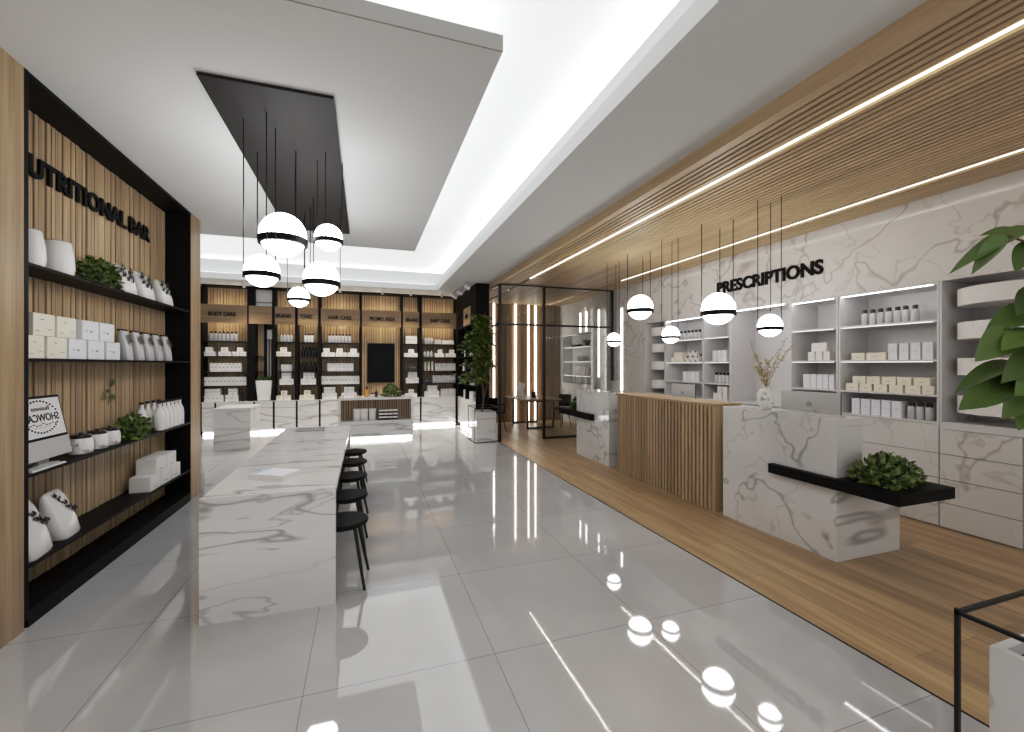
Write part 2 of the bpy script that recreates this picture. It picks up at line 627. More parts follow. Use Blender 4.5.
# tray ceiling
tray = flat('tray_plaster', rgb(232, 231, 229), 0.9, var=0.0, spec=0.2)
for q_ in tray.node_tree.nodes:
    if q_.type == 'BSDF_PRINCIPLED':      # glow added to the plaster to brighten tray and room
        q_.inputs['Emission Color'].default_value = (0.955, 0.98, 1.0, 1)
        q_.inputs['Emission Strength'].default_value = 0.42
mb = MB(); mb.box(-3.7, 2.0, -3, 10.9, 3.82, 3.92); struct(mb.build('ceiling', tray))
mb = MB()
mb.box(1.645, 2.61, -3, 11.9, ZC, 3.513)
mb.box(1.82, 2.61, -3, 11.9, 3.513, 3.9)
mb.box(-3.7, 1.645, 10.5, 11.9, ZC, 3.513)
mb.box(-3.7, 1.82, 10.68, 11.9, 3.513, 3.9)
struct(mb.build('trim_2', 'plaster'))
# lowered raft
mb = MB(); mb.box(-2.4, 0.745, 2.375, 7.0, ZC, 3.477); struct(mb.build('trim_3', 'plaster'))
mb = MB(); mb.box(-2.4, 0.7455, 2.365, 2.3749, ZC, 3.4772); struct(mb.build('trim_5', flat('shaded_edge_plaster', rgb(150, 149, 146), 0.9, var=0.02, spec=0.2)))  # front edge of the raft, its shade put into a greyer colour
# oak ceiling over the counters
mb = MB()
mb.box(2.61, 2.655, -3, 11.6, 3.278, 3.42)
x = 2.66; k = 0
while x < 5.32:
    w = 0.040
    if not (3.04 < x < 3.11 or 4.85 < x < 4.93):
        mb.box(x, min(x + w, 5.36), -3, 11.6, 3.283, 3.345)
    x += 0.0655
mb.box(5.2, 5.36, -3, 11.6, 3.28, 3.345)
struct(mb.build('trim_4', oak('oak_ceiling_slats', rgb(204, 178, 138), rgb(180, 153, 114), 'Y')))
mb = MB(); mb.box(2.655, 6.2, -3, 11.9, 3.345, 3.42); struct(mb.build('ceiling.001', 'groove'))
# walls
mb = MB()
mb.box(-2.5, -1.94, -3, 3.413, 0, 3.9)
mb.box(-2.5, -1.94, 6.06, 6.37, 0, ZC)
struct(mb.build('wall_left', 'oak_z'))
mb = MB()
mb.box(-3.7, -2.5, -3, 6.37, 0, 3.92)
mb.box(-3.9, -3.6, 6.37, 11.9, 0, 3.92)
struct(mb.build('wall_left.001', 'plaster'))
mb = MB(); mb.box(-3.9, 2.66, 11.66, 11.9, 0, 3.5); struct(mb.build('wall_back', 'black'))
XM = 5.36
mb = MB()
mb.box(XM, 6.2, -3, 11.6, 2.42, 3.344)
mb.box(XM, 6.2, 7.47, 9.68, 0, 2.42)
mb.box(XM, 6.2, 11.31, 11.6, 0, 2.42)
mb.box(XM, 6.2, 9.68, 11.31, 0, 1.087)
mb.box(XM + 0.3, 6.2, 9.68, 11.31, 1.087, 2.42)
mb.box(XM + 0.03, 6.2, -3, 1.8, 0, 2.42)
mb.box(XM + 0.03, 6.2, 1.8, 2.13, 0, 0.94)
mb.box(5.9, 6.2, 2.13, 7.47, 0, 2.42)
struct(mb.build('wall_right', 'marble_wall'))
# oak wall at the back of the glass room: boards with grooves
mb = MB()
x = 2.66; k = 0
RW = random.Random(3)
while x < 5.36:
    w = RW.choice([0.06, 0.075, 0.09, 0.1])
    mb.box(x, min(x + w - 0.008, 5.36), 11.46 + RW.choice([0, 0.015, 0.03]), 11.56, 0, 3.3)
    x += w
struct(mb.build('wall_back.001', 'walnut_z'))
mb = MB(); mb.box(2.66, 5.4, 11.56, 11.9, 0, 3.4); struct(mb.build('wall_back.002', 'groove'))

# cove strips lying on the ledges
cove = emit('cove_glow', (1.0, 1.0, 1.0, 1), 1.5)


def strip_thing(name, label, boxes, mat, group=None):
    mb = MB()
    c = boxes[0]
    org = ((c[0] + c[1]) / 2, (c[2] + c[3]) / 2, c[4])
    mb.o = Vector(org)
    for b in boxes: mb.box(*b)
    o = mb.build(name, mat, loc=org)
    return tag(o, label, 'light strip', group)


strip_thing('cove_light_strip', 'hidden cove light washing the white ceiling tray along its right edge', [(1.72, 1.76, -2.8, 10.4, 3.514, 3.53)], cove)
strip_thing('cove_light_strip', 'hidden cove light washing the white ceiling tray along its back edge', [(-3.5, 1.6, 10.57, 10.61, 3.514, 3.53)], cove)
strip_thing('cove_light_strip', 'hidden light on top of the lowered ceiling raft along its right edge', [(0.50, 0.54, 2.6, 6.8, 3.478, 3.492)], cove)

# ceiling LED lines
strip_thing('linear_light', 'thin glowing line in the slatted oak ceiling nearest the white ceiling', [(3.074, 3.079, 0.4, 8.0, 3.282, 3.3)], 'led_line')
strip_thing('linear_light', 'thin glowing line in the slatted oak ceiling nearest the marble wall', [(4.889, 4.894, -1.0, 7.6, 3.282, 3.3)], 'led_line')

# vertical LED lines
for i, u in enumerate((494, 515.5, 528.5, 535.5)):
    x = xa(u, 11.45)
    strip_thing('wall_light', rowlabel(i, 4, '', 'vertical glowing lines', 'on the brown oak back wall'), [(x - 0.015, x + 0.015, 11.43, 11.475, 0.03, 3.27)], 'led', 'vertical lights on the oak wall')
for i, (u, z0, z1) in enumerate(((580.5, 2.45, 2.95), (586.5, 2.45, 2.95), (599, 1.3, 2.92), (622, 1.02, 2.84))):
    y = ya(u, XM)
    strip_thing('wall_light', ['leftmost short vertical glowing line on marble above the niche in glass room', 'right short vertical glowing line on marble above the niche in glass room', 'long vertical glowing line on marble between the niche and black frame', 'longest vertical glowing line on marble just right of the black glass frame'][i],
                [(XM - 0.012, XM + 0.01, y - 0.025, y + 0.025, z0, z1)], 'led', 'vertical lights on the marble wall')

# ================================================================== NUTRITIONAL BAR WALL UNIT
XL, XLB, Y0, Y1 = -1.94, -2.2, 3.413, 6.06
root = thing('shelving_unit', 'black built-in display unit with oak slat back on the left wall', 'shelving unit', (XLB, Y0, 0))
o_ = (XLB, Y0, 0)
mb = MB(o_)
mb.box(XLB - 0.2, XL - 0.002, Y1 - 0.012, Y1, 0.05, ZC - 0.001)
mb.build('side_panel', 'black', root)
mb = MB(o_)
mb.box(XLB - 0.2, XL + 0.002, Y0, Y0 + 0.034, 0.05, ZC - 0.001)
mb.build('side_panel', 'black', root)
mb = MB(o_); mb.box(XLB - 0.2, XL, Y0 + 0.034, Y1 - 0.012, ZC - 0.03, ZC - 0.001); mb.build('top_panel', 'black', root)
mb = MB(o_); mb.box(XLB - 0.1, XL, Y0 + 0.034, Y1 - 0.012, 0.0, 0.1); mb.build('plinth', 'black', root)
mb = MB(o_); mb.box(XLB - 0.2, XLB - 0.012, Y0, Y1, 0.05, ZC - 0.03, 1)
y = Y0 + 0.034; rr = random.Random(11)
while y < Y1 - 0.03:
    w = rr.choice([0.05, 0.06, 0.07, 0.08, 0.095])
    y2 = min(y + w, Y1 - 0.013)
    mb.box(XLB - 0.012, XLB + rr.choice([0.006, 0.01, 0.014]), y, y2 - 0.013, 0.1, ZC - 0.03, 0)
    y = y2
mb.build('slatted_back', ['oak_z', 'groove'], root)
SHL = [2.225, 1.638, 0.925, 0.372]
for z in SHL:
    mb = MB(o_); mb.box(XLB, XL - 0.003, Y0 + 0.034, Y1 - 0.012, z - 0.018, z); mb.build('shelf', 'black', root)
wall_sign('wall_sign', 'NUTRITIONAL BAR', 'black raised letters reading NUTRITIONAL BAR on the oak slats', 0.155, 5.63 - 3.69, (XLB + 0.015, 3.69, 2.895), (0, 1, 0), (0, 0, 1), 'black', 0.018, 0.034)


def Lx(u, x=-2.06): return ya(u, x)


# --- shelf one
def mk_vase(label, group):
    t = thing('vase', label, 'vase')
    prof = [(0.06, 0), (0.078, 0.006), (0.084, 0.05), (0.08, 0.12), (0.068, 0.19), (0.064, 0.205), (0.058, 0.205), (0.06, 0.19), (0.074, 0.1), (0.07, 0.02), (0.0, 0.02)]
    MB().lathe(prof, n=28).build('body', 'ceramic', t, smooth=True)
    MB().lathe([(0.0585, 0.2052), (0.064, 0.2052), (0.0645, 0.209), (0.058, 0.209), (0.0585, 0.2052)], n=28).build('rim', 'grey', t, smooth=True)
    return t


K = Kind(mk_vase)
K.put((-2.06, Lx(26), SHL[0]), 'tapered white ceramic vase on top shelf, nearest the oak wall end', 'white vases on the top left shelf', 0, (1.1, 1.1, 1.16))
K.put((-2.06, Lx(57), SHL[0]), 'tapered white ceramic vase on top shelf, beside the leafy plant', 'white vases on the top left shelf', 0, (1.12, 1.12, 1.16))


def bush(name, label, loc, rx, ry, rz_, n, L, mat, seed, pot=True, cat='plant', group=None):
    t = thing(name, label, cat, loc, 0, group)
    r = random.Random(seed)
    mb = MB()
    for i in range(n):
        a = r.uniform(0, 2 * math.pi); e = math.asin(r.uniform(-0.15, 1.0)); q = r.uniform(0.62, 1.0)
        lump = 1 + 0.22 * math.sin(3 * a + seed) * math.cos(2.3 * e)
        p = Vector((math.cos(a) * math.cos(e) * rx, math.sin(a) * math.cos(e) * ry, max(0.012, math.sin(e) * rz_ * 0.92 + 0.02))) * 1.0
        p = Vector((p.x * q * lump, p.y * q * lump, p.z * q))
        out = Vector((p.x / rx, p.y / ry, p.z / rz_ + 0.15)).normalized()
        d = (out + Vector((r.uniform(-.9, .9), r.uniform(-.9, .9), r.uniform(-.5, .6)))).normalized()
        mb.leaf(p, d, out + Vector((r.uniform(-.4, .4), r.uniform(-.4, .4), 0.3)), L * r.uniform(0.7, 1.2), L * r.uniform(0.5, 0.75), 0, 0.2, 3)
    mb.build('foliage', mat, t)
    mb = MB()
    for i in range(14):
        a = 2 * math.pi * i / 14 + r.uniform(-.2, .2)
        mb.tube([(0, 0, 0.004), (math.cos(a) * rx * 0.35, math.sin(a) * ry * 0.35, rz_ * 0.4), (math.cos(a) * rx * 0.7, math.sin(a) * ry * 0.7, rz_ * r.uniform(0.4, 0.8))], 0.003, 5)
    mb.build('stems', 'leaf_dark', t)
    return t


bush('leafy_plant', 'bushy green plant on top left shelf between vases and patterned bags', (-2.06, Lx(99), SHL[0]), 0.105, 0.27, 0.235, 520, 0.05, 'leaf', 3)


def bag_mesh(mb, w, d, h, lean=0.0, m=0):
    vs = []; fs = []
    rows = [(0, 0.88, 0.86), (0.05, 0.97, 0.98), (0.3, 1.02, 1.0), (0.6, 1.02, 0.86), (0.82, 0.99, 0.58), (0.93, 0.93, 0.34), (0.98, 0.84, 0.18), (1.0, 0.7, 0.06)]
    n = 20
    for t, sw, sd in rows:
        for k in range(n):
            a = 2 * math.pi * k / n
            ca, sa = math.cos(a), math.sin(a)
            ex = 0.45
            px = math.copysign(abs(ca) ** ex, ca) * d / 2 * sd - lean * t * h
            py = math.copysign(abs(sa) ** ex, sa) * w / 2 * sw
            vs.append((px, py, t * h))
    for i in range(len(rows) - 1):
        for k in range(n):
            k2 = (k + 1) % n
            fs.append((i * n + k, i * n + k2, (i + 1) * n + k2, (i + 1) * n + k))
    fs.append(tuple(range(n - 1, -1, -1))); fs.append(tuple((len(rows) - 1) * n + k for k in range(n)))
    mb.add(vs, fs, m)


def mk_bag(label, group):
    t = thing('paper_bag', label, 'bag')
    mb = MB(); bag_mesh(mb, 0.24, 0.12, 0.27, 0.18)
    mb.build('body', 'ceramic', t, smooth=True)
    r = random.Random(5)
    mb = MB()
    for i in range(9):      # the black flower print on its upper front
        y = r.uniform(-0.085, 0.085); z = 0.13 + r.uniform(0, 0.11)
        xx = 0.062 - 0.18 * z - max(0, z - 0.15) * 0.3 + 0.004
        for kk in range(4):
            a = r.uniform(0, 6.28)
            mb.leaf((xx, y, z), (-0.15, math.cos(a), math.sin(a)), (1, 0, 0), 0.046, 0.034, 0, 0.0, 2)
    mb.build('flower_print', 'dark', t)
    return t


K = Kind(mk_bag)
for i, u in enumerate((126, 145, 164.5)):
    K.put((-2.04, Lx(u, -2.04), SHL[0]), rowlabel(i, 3, '', 'white paper bags with black flower print', 'on the top left shelf'), 'flower print bags on the top left shelf', 0.0)


# --- shelf two: boxes and pouches
def mk_carton(name, col, prints, cat='box'):
    def fn(label, group):
        t = thing(name, label, cat, (0, 0, 0), 0, group)
        MB().box(-0.5, 0.5, -0.5, 0.5, 0, 1).build('carton', col, t)
        if prints:
            mb = MB()
            for (y0, y1, z0, z1) in prints:
                mb.box(0.5, 0.506, y0, y1, z0, z1)
            mb.build('print', 'grey', t)
        return t
    return Kind(fn)


def mk_box(name, size, col, bevel=0.004, prints=(), side=(1, 0), cat='box', flap=True):
    """a carton of a given size centred on its base, print on the face that looks along `side`"""
    def fn(label, group):
        t = thing(name, label, cat, (0, 0, 0), 0, group)
        a, b, h = size
        MB().box(-a / 2, a / 2, -b / 2, b / 2, 0, h).build('carton', col, t, bevel=bevel)
        if flap:
            MB().box(-a / 2 + 0.004, a / 2 - 0.004, -b / 2 + 0.004, b / 2 - 0.004, h - 0.0005, h + 0.0012).build('lid_flap', col, t)
        if prints:
            mb = MB()
            for (p0, p1, z0, z1) in prints:
                if side == (1, 0): mb.box(a / 2 - 0.0005, a / 2 + 0.0012, b * p0 / 2, b * p1 / 2, z0 * h, z1 * h)
                elif side == (-1, 0): mb.box(-a / 2 - 0.0012, -a / 2 + 0.0005, b * p0 / 2, b * p1 / 2, z0 * h, z1 * h)
                else: mb.box(a * p0 / 2, a * p1 / 2, -b / 2 - 0.0012, -b / 2 + 0.0005, z0 * h, z1 * h)
            mb.build('print', 'grey', t)
        return t
    return Kind(fn)


PR = [(-0.35, -0.05, 0.72, 0.76), (0.3, 0.7, 0.3, 0.33), (-0.8, -0.4, 0.2, 0.23)]
KC = mk_box('carton_box', (0.16, 0.178, 0.143), 'cream', 0.003, PR)
KW = mk_box('carton_box', (0.16, 0.185, 0.143), 'white2', 0.003, [(-0.1, 0.15, 0.4, 0.5), (-0.6, -0.4, 0.45, 0.5)])
ZS2 = SHL[1]
low = [(28, 45, 'c'), (48, 67.6, 'c'), (69.6, 87, 'w'), (89, 104.7, 'w'), (107, 120.5, 'w')]
top = [(33.8, 55.3, 'c'), (58, 76.6, 'c'), (83, 99, 'w'), (100.4, 114.6, 'w')]
XF = -1.96
nc = {'c': 0, 'w': 0}
for tier, rows, z in (('lower', low, ZS2), ('upper', top, ZS2 + 0.1455)):
    for cc, word, kk in (('c', 'cream', KC), ('w', 'white', KW)):
        sel = [r for r in rows if r[2] == cc]
        for i, (u0, u1, _) in enumerate(sel):
            y = (ya(u0, XF) + ya(u1, XF)) / 2
            wy = ya(u1, XF) - ya(u0, XF)
            base = 0.178 if cc == 'c' else 0.185
            kk.put((XF - 0.082, y, z), rowlabel(i, len(sel), f'single {word} carton', f'{word} cartons', f'in {tier} tier, second left shelf'), f'{word} cartons on the second left shelf', 0, (1, wy / base, 1))


def mk_pouch(label, group):
    t = thing('coffee_pouch', label, 'pouch')
    mb = MB(); bag_mesh(mb, 0.115, 0.07, 0.2, 0.16)
    mb.build('pouch', 'tin', t, smooth=True)
    MB().box(-0.06, -0.02, -0.05, 0.05, 0.186, 0.2).build('clip', 'dark', t, bevel=0.003)
    MB().add([(0.036, -0.028, 0.112), (0.036, 0.028, 0.112), (0.012, 0.028, 0.165), (0.012, -0.028, 0.165)], [(0, 1, 2, 3)]).build('label_patch', 'dark', t)
    return t


K = Kind(mk_pouch)
for i, u in enumerate((127.5, 139, 149, 158.5, 167.5)):
    K.put((-2.03, Lx(u, -2.03), ZS2), rowlabel(i, 5, '', 'grey stand-up pouches with dark patch', 'on second left shelf'), 'grey pouches on the second left shelf', 0, (0.95, 1.0, 1.4))

# --- shelf three
ZS3 = SHL[2]
t = thing('desktop_computer', 'desktop computer with white poster on screen at near end of left shelf', 'computer', (-2.05, 3.79, ZS3))
tilt = Matrix.Rotation(math.radians(-11), 3, 'Y')


def tilted(mb, org):
    mb.v = [tuple(tilt @ Vector(v) + Vector(org)) for v in mb.v]
    return mb


oo = (0.045, 0, 0.035)
tilted(MB().box(-0.012, 0.0, -0.26, 0.215, 0.14, 0.435), oo).build('screen_bezel', 'screen', t, bevel=0.003)
tilted(MB().box(0.0, 0.0015, -0.245, 0.2, 0.158, 0.418), oo).build('screen', 'paper', t)
tilted(MB().box(-0.012, 0.001, -0.26, 0.215, 0.012, 0.14), oo).build('chin', 'alu', t, bevel=0.003)
MB().box(-0.11, 0.04, -0.1, 0.08, 0, 0.008).box(-0.02, 0.005, -0.06, 0.04, 0.006, 0.07).build('foot', 'alu', t, bevel=0.002)
mb = MB()
lettering(mb, 'SHOWCASE', 0.052, 0.36, (0.002, -0.20, 0.262), (0, 1, 0), (0, 0, 1), 0.001, 0.02, True)
lettering(mb, 'Business', 0.03, 0.17, (0.002, -0.09, 0.335), (0, 1, 0), (0, 0, 1), 0.001, 0.012, True)
for i in range(13):
    a = math.radians(-48 + i * 8)
    mb.box(0.002, 0.003, 0.215 * math.sin(a) - 0.026, 0.215 * math.sin(a) - 0.01, 0.19 + 0.205 * math.cos(a), 0.202 + 0.205 * math.cos(a))
    mb.box(0.002, 0.003, 0.2 * math.sin(a) - 0.026, 0.2 * math.sin(a) - 0.012, 0.355 - 0.175 * math.cos(a), 0.366 - 0.175 * math.cos(a))
for i in range(9):
    mb.box(0.002, 0.003, -0.14 + i * 0.03, -0.118 + i * 0.03, 0.238 + 0.006 * math.sin(i * 2), 0.243 + 0.006 * math.sin(i * 2))
mb.box(0.002, 0.003, -0.1, 0.06, 0.222, 0.2235)
tilted(mb, oo).build('poster_lettering', 'dark', t)
mb = MB().box(-0.045, 0.045, -0.16, 0.16, 0, 0.012)
t = thing('keyboard', 'slim white keyboard lying on left shelf before the desktop computer', 'keyboard', (-1.988, 3.66, ZS3))
MB().box(-0.04, 0.04, -0.16, 0.16, 0, 0.01).build('case', 'white', t, bevel=0.003)
mb = MB()
for i in range(4):
    for j in range(14):
        mb.box(-0.034 + i * 0.017, -0.021 + i * 0.017, -0.152 + j * 0.0218, -0.134 + j * 0.0218, 0.0098, 0.0125)
mb.build('keys', 'tin', t)


def mk_jar(label, group):
    t = thing('lidded_jar', label, 'jar')
    MB().lathe([(0.056, 0), (0.066, 0.008), (0.068, 0.05), (0.066, 0.085), (0.054, 0.1), (0.0, 0.1)], n=24).build('body', 'jarmix', t, smooth=True)
    MB().lathe([(0.056, 0.1), (0.058, 0.104), (0.058, 0.118), (0.054, 0.122), (0.012, 0.124), (0.012, 0.132), (0.0, 0.134)], n=24).build('lid', 'dark', t, smooth=True)
    return t


K = Kind(mk_jar)
for i, u in enumerate((81, 97, 109.5)):
    K.put((-2.03, Lx(u, -2.03), ZS3), rowlabel(i, 3, '', 'squat white jars with black lids', 'on the third left shelf'), 'jars on the third left shelf', 0, (1.05, 1.05, 1.22))
bush('leafy_plant', 'bushy green plant on third left shelf between jars and glass bottles', (-2.05, Lx(132, -2.05), ZS3), 0.1, 0.3, 0.19, 420, 0.055, 'leaf', 9)
t = thing('leaf_sprig', 'small green leaf sprig fixed on oak slats above the third shelf plant', 'plant', (XLB + 0.016, Lx(106, XLB), 1.24))
mb = MB()
for (dy, dz, a) in ((0.02, 0.16, 1.2), (-0.05, 0.09, 3.6), (0.02, 0.085, 5.6), (-0.01, 0.1, 2.6), (0.03, 0.19, 0.6)):
    mb.leaf((0.004, dy, dz), (0.25, math.cos(a), math.sin(a)), (1, 0, 0), 0.075, 0.05, 0, 0.1)
mb.build('leaves', 'leaf_dark', t)
MB().tube([(0.0, 0.0, 0), (0.008, 0.0, 0.09), (0.006, 0.02, 0.18)], 0.0025, 6).build('stem', 'leaf_dark', t)


def mk_swing(label, group):
    t = thing('swing_top_bottle', label, 'bottle')
    MB().lathe([(0.035, 0), (0.042, 0.006), (0.042, 0.1), (0.036, 0.135), (0.019, 0.165), (0.017, 0.19), (0.019, 0.195), (0.0, 0.195)], n=20).build('body', 'white', t, smooth=True)
    MB().lathe([(0.016, 0.195), (0.019, 0.2), (0.017, 0.21), (0.0, 0.213)], n=16).tube([(0, -0.022, 0.17), (0, -0.024, 0.203), (0, 0.024, 0.203), (0, 0.022, 0.17)], 0.0025, 6).build('stopper', 'dark', t, smooth=True)
    return t


K = Kind(mk_swing)
for i in range(6):
    K.put((-1.99, 5.36 + i * 0.1, ZS3), rowlabel(i, 6, '', 'white swing-top bottles in front row', 'on third left shelf'), 'swing-top bottles on the third left shelf', 0, (1.1, 1.1, 1.42))
for i in range(4):
    K.put((-2.10, 5.26 + i * 0.13, ZS3), rowlabel(i, 4, '', 'white swing-top bottles in back row', 'on third left shelf'), 'swing-top bottles on the third left shelf', 0, (1.1, 1.1, 1.42))

# --- shelf four
ZS4 = SHL[3]


def mk_bigbag(label, group):
    t = thing('paper_bag', label, 'bag')
    mb = MB(); bag_mesh(mb, 0.29, 0.13, 0.36, 0.26)
    mb.build('body', 'ceramic', t, smooth=True)
    r = random.Random(15); mb = MB()
    for i in range(16):
        s_ = i / 15
        y = -0.05 + s_ * 0.165 + r.uniform(-0.015, 0.015); z = 0.335 - s_ * 0.17 + r.uniform(-0.012, 0.012)
        xx = 0.067 - 0.26 * z - max(0, z - 0.2) * 0.32 + 0.004
        for kk in range(3):
            a = r.uniform(0, 6.28)
            mb.leaf((xx, y, z), (-0.3, math.cos(a), math.sin(a)), (1, 0, 0.3), 0.036, 0.026, 0, 0.0, 2)
    mb.build('flower_print', 'dark', t)
    return t


K = Kind(mk_bigbag)
K.put((-2.02, 3.63, ZS4), 'big white paper bag with black flower print at near end of lowest shelf', 'big flower print bags', 0.12)
K.put((-2.04, 3.99, ZS4), 'big white paper bag with black flower print, second on lowest left shelf', 'big flower print bags', 0.12, (0.9, 0.86, 0.9))
K = mk_box('carton_box', (0.17, 0.23, 0.145), 'white', 0.004, [(-0.3, 0.3, 0.2, 0.24)])
for i in range(3):
    K.put((-2.04, 5.19 + i * 0.245, ZS4), rowlabel(i, 3, '', 'white cartons in the bottom tier', 'on lowest left shelf'), 'white cartons on the lowest left shelf')
for i in range(2):
    K.put((-2.04, 5.32 + i * 0.245, ZS4 + 0.1465), ['near', 'far'][i] + ' one of two white cartons stacked on top, lowest left shelf', 'white cartons on the lowest left shelf')

# ================================================================== MARBLE BAR TABLE, STOOLS
XT0, XT1, YT0, YT1, ZT = -0.962, -0.186, 3.13, 6.25, 0.777
t = thing('bar_table', 'long white marble waterfall table with stools along its right side', 'table', ((XT0 + XT1) / 2, (YT0 + YT1) / 2, 0))
o_ = tuple(t.location)
MB(o_).box(XT0, XT1, YT0, YT1, ZT - 0.05, ZT).build('tabletop', 'marble_table', t, bevel=0.002)
MB(o_).box(XT0, XT1, YT0 + 0.001, YT0 + 0.06, 0, ZT - 0.05).build('end_panel', 'marble_table', t)
MB(o_).box(XT0, XT1, YT1 - 0.06, YT1 - 0.001, 0, ZT - 0.05).build('end_panel', 'marble_table', t)
MB(o_).box(XT0 + 0.001, XT0 + 0.42, YT0 + 0.06, YT1 - 0.06, 0, ZT - 0.05).build('side_panel', 'marble_table', t)


def mk_stool(label, group):
    t = thing('bar_stool', label, 'stool', (0, 0, 0), 0, group)
    MB().lathe([(0.155, 0.432), (0.168, 0.436), (0.172, 0.446), (0.172, 0.456), (0.167, 0.464), (0.08, 0.466), (0.0, 0.464)], n=36).build('seat', 'black', t, smooth=True)
    for k in range(4):
        a = math.pi / 4 + k * math.pi / 2
        c, s_ = math.cos(a), math.sin(a)
        MB().tube([(c * 0.12, s_ * 0.12, 0.433), (c * 0.225, s_ * 0.225, 0.0)], [0.014, 0.010], 10).build('leg', 'metal_black', t, smooth=True)
    MB().lathe([(0.03, 0.415), (0.13, 0.415), (0.13, 0.433), (0.03, 0.433)], n=24).build('seat_frame', 'metal_black', t, smooth=True)
    return t


K = Kind(mk_stool)
for i, (y, rz) in enumerate(((3.43, -0.09), (4.08, -0.05), (4.78, -0.12), (5.47, -0.06), (6.1, -0.1))):
    K.put((-0.148, y, 0), ['round black stool nearest the camera', 'round black stool second from the near end', 'middle one of the five round black stools', 'round black stool second from the far end', 'farthest of the five round black stools'][i] + ' beside the marble table', 'bar stools along the marble table', rz)

t = thing('book', 'white paperback book with blue print lying on near part of marble table', 'book', (-0.62, 3.57, ZT), -0.5)
MB().box(-0.13, 0.13, -0.1, 0.1, 0.002, 0.036).build('pages', 'white', t)
MB().box(-0.132, 0.132, -0.102, 0.102, 0, 0.002).box(-0.132, 0.132, -0.102, 0.102, 0.036, 0.039).box(-0.134, -0.13, -0.102, 0.102, 0, 0.039).build('cover', 'white2', t)
MB().box(-0.122, -0.108, -0.085, 0.095, 0.039, 0.0395).box(-0.10, -0.092, 0.02, 0.09, 0.039, 0.0395).build('cover_print', 'blue', t)
t = thing('tray', 'thin grey tray at the far end of the marble table', 'tray', (-0.64, 5.95, ZT))
MB().box(-0.15, 0.15, -0.11, 0.11, 0, 0.012).build('base', 'midgrey', t, bevel=0.003)
mb = MB()
mb.box(-0.155, 0.155, -0.115, -0.108, 0.0, 0.02).box(-0.155, 0.155, 0.108, 0.115, 0.0, 0.02).box(-0.155, -0.148, -0.108, 0.108, 0.0, 0.02).box(0.148, 0.155, -0.108, 0.108, 0.0, 0.02)
mb.build('rim', 'midgrey', t)

# ================================================================== PENDANTS
mb = MB((-0.585, 4.7, ZC)); mb.box(-0.972, -0.198, 3.12, 6.28, ZC - 0.022, ZC - 0.001)
tag(mb.build('ceiling_panel', 'black_soft', loc=(-0.585, 4.7, ZC)), 'long black panel on the ceiling carrying the pendants above marble table', 'ceiling panel')


def pendant(x, y, z, r, ztop, label, group, rot=0.0):
    t = thing('pendant_lamp', label, 'lamp', (x, y, z), 0, group)
    prof = [(r * math.sin(math.pi * i / 24), -r * math.cos(math.pi * i / 24)) for i in range(25)]
    prof[0] = (0.0, -r); prof[-1] = (0.0, r)
    MB().lathe(prof, n=40).build('globe', 'globe', t, smooth=True)
    zr = -0.3 * r; hb = 0.15 * r
    MB().lathe([(r * 0.96, zr - hb), (r * 1.045, zr - hb), (r * 1.045, zr + hb), (r * 0.96, zr + hb), (r * 0.96, zr - hb)], n=44).build('ring', 'black', t, smooth=True)
    for k in range(3):
        a = rot + k * 2 * math.pi / 3
        px, py = r * 1.035 * math.cos(a), r * 1.035 * math.sin(a)
        MB().tube([(px, py, zr), (px, py, ztop - z)], 0.005 if r > 0.15 else 0.004, 6).build('wire', 'metal_black', t)
    return t


G1 = 'pendants over the marble table'
zt = ZC - 0.022
pendant(-0.66, 4.13, 2.70, 0.183, zt, 'largest white globe pendant over marble table, highest at the left', G1, math.pi + 0.15)
pendant(-0.704, 3.55, 2.275, 0.116, zt, 'white globe pendant over marble table, leftmost and below the largest globe', G1, math.pi - 0.1)
pendant(-0.296, 4.03, 2.685, 0.113, zt, 'small white globe pendant over marble table, upper right of the five', G1, 0.4)
pendant(-0.453, 5.2, 2.54, 0.187, zt, 'large white globe pendant over marble table, lower right of the five', G1, 0.2)
pendant(-0.73, 5.6, 2.385, 0.116, zt, 'small lowest white globe pendant over marble table, between two larger globes', G1, 1.2)
G2 = 'pendants over the pharmacy counters'
pendant(4.02, 4.16, 2.27, 0.19, 3.29, 'large white globe pendant under the PRESCRIPTIONS letters, nearest large one', G2, math.pi - 0.35)
pendant(3.99, 5.68, 2.475, 0.188, 3.29, 'large white globe pendant high over the slatted oak counter far end', G2, math.pi - 0.3)
pendant(3.91, 4.88, 2.0, 0.116, 3.29, 'small white globe pendant hanging between the two large counter globes', G2, math.pi - 0.3)
pendant(3.91, 3.36, 1.998, 0.114, 3.29, 'small white globe pendant above the twig vase, rightmost over counters', G2, math.pi - 0.4)
pendant(3.91, 6.29, 2.01, 0.112, 3.29, 'small farthest white globe pendant before the black glass room frame', G2, math.pi - 0.3)

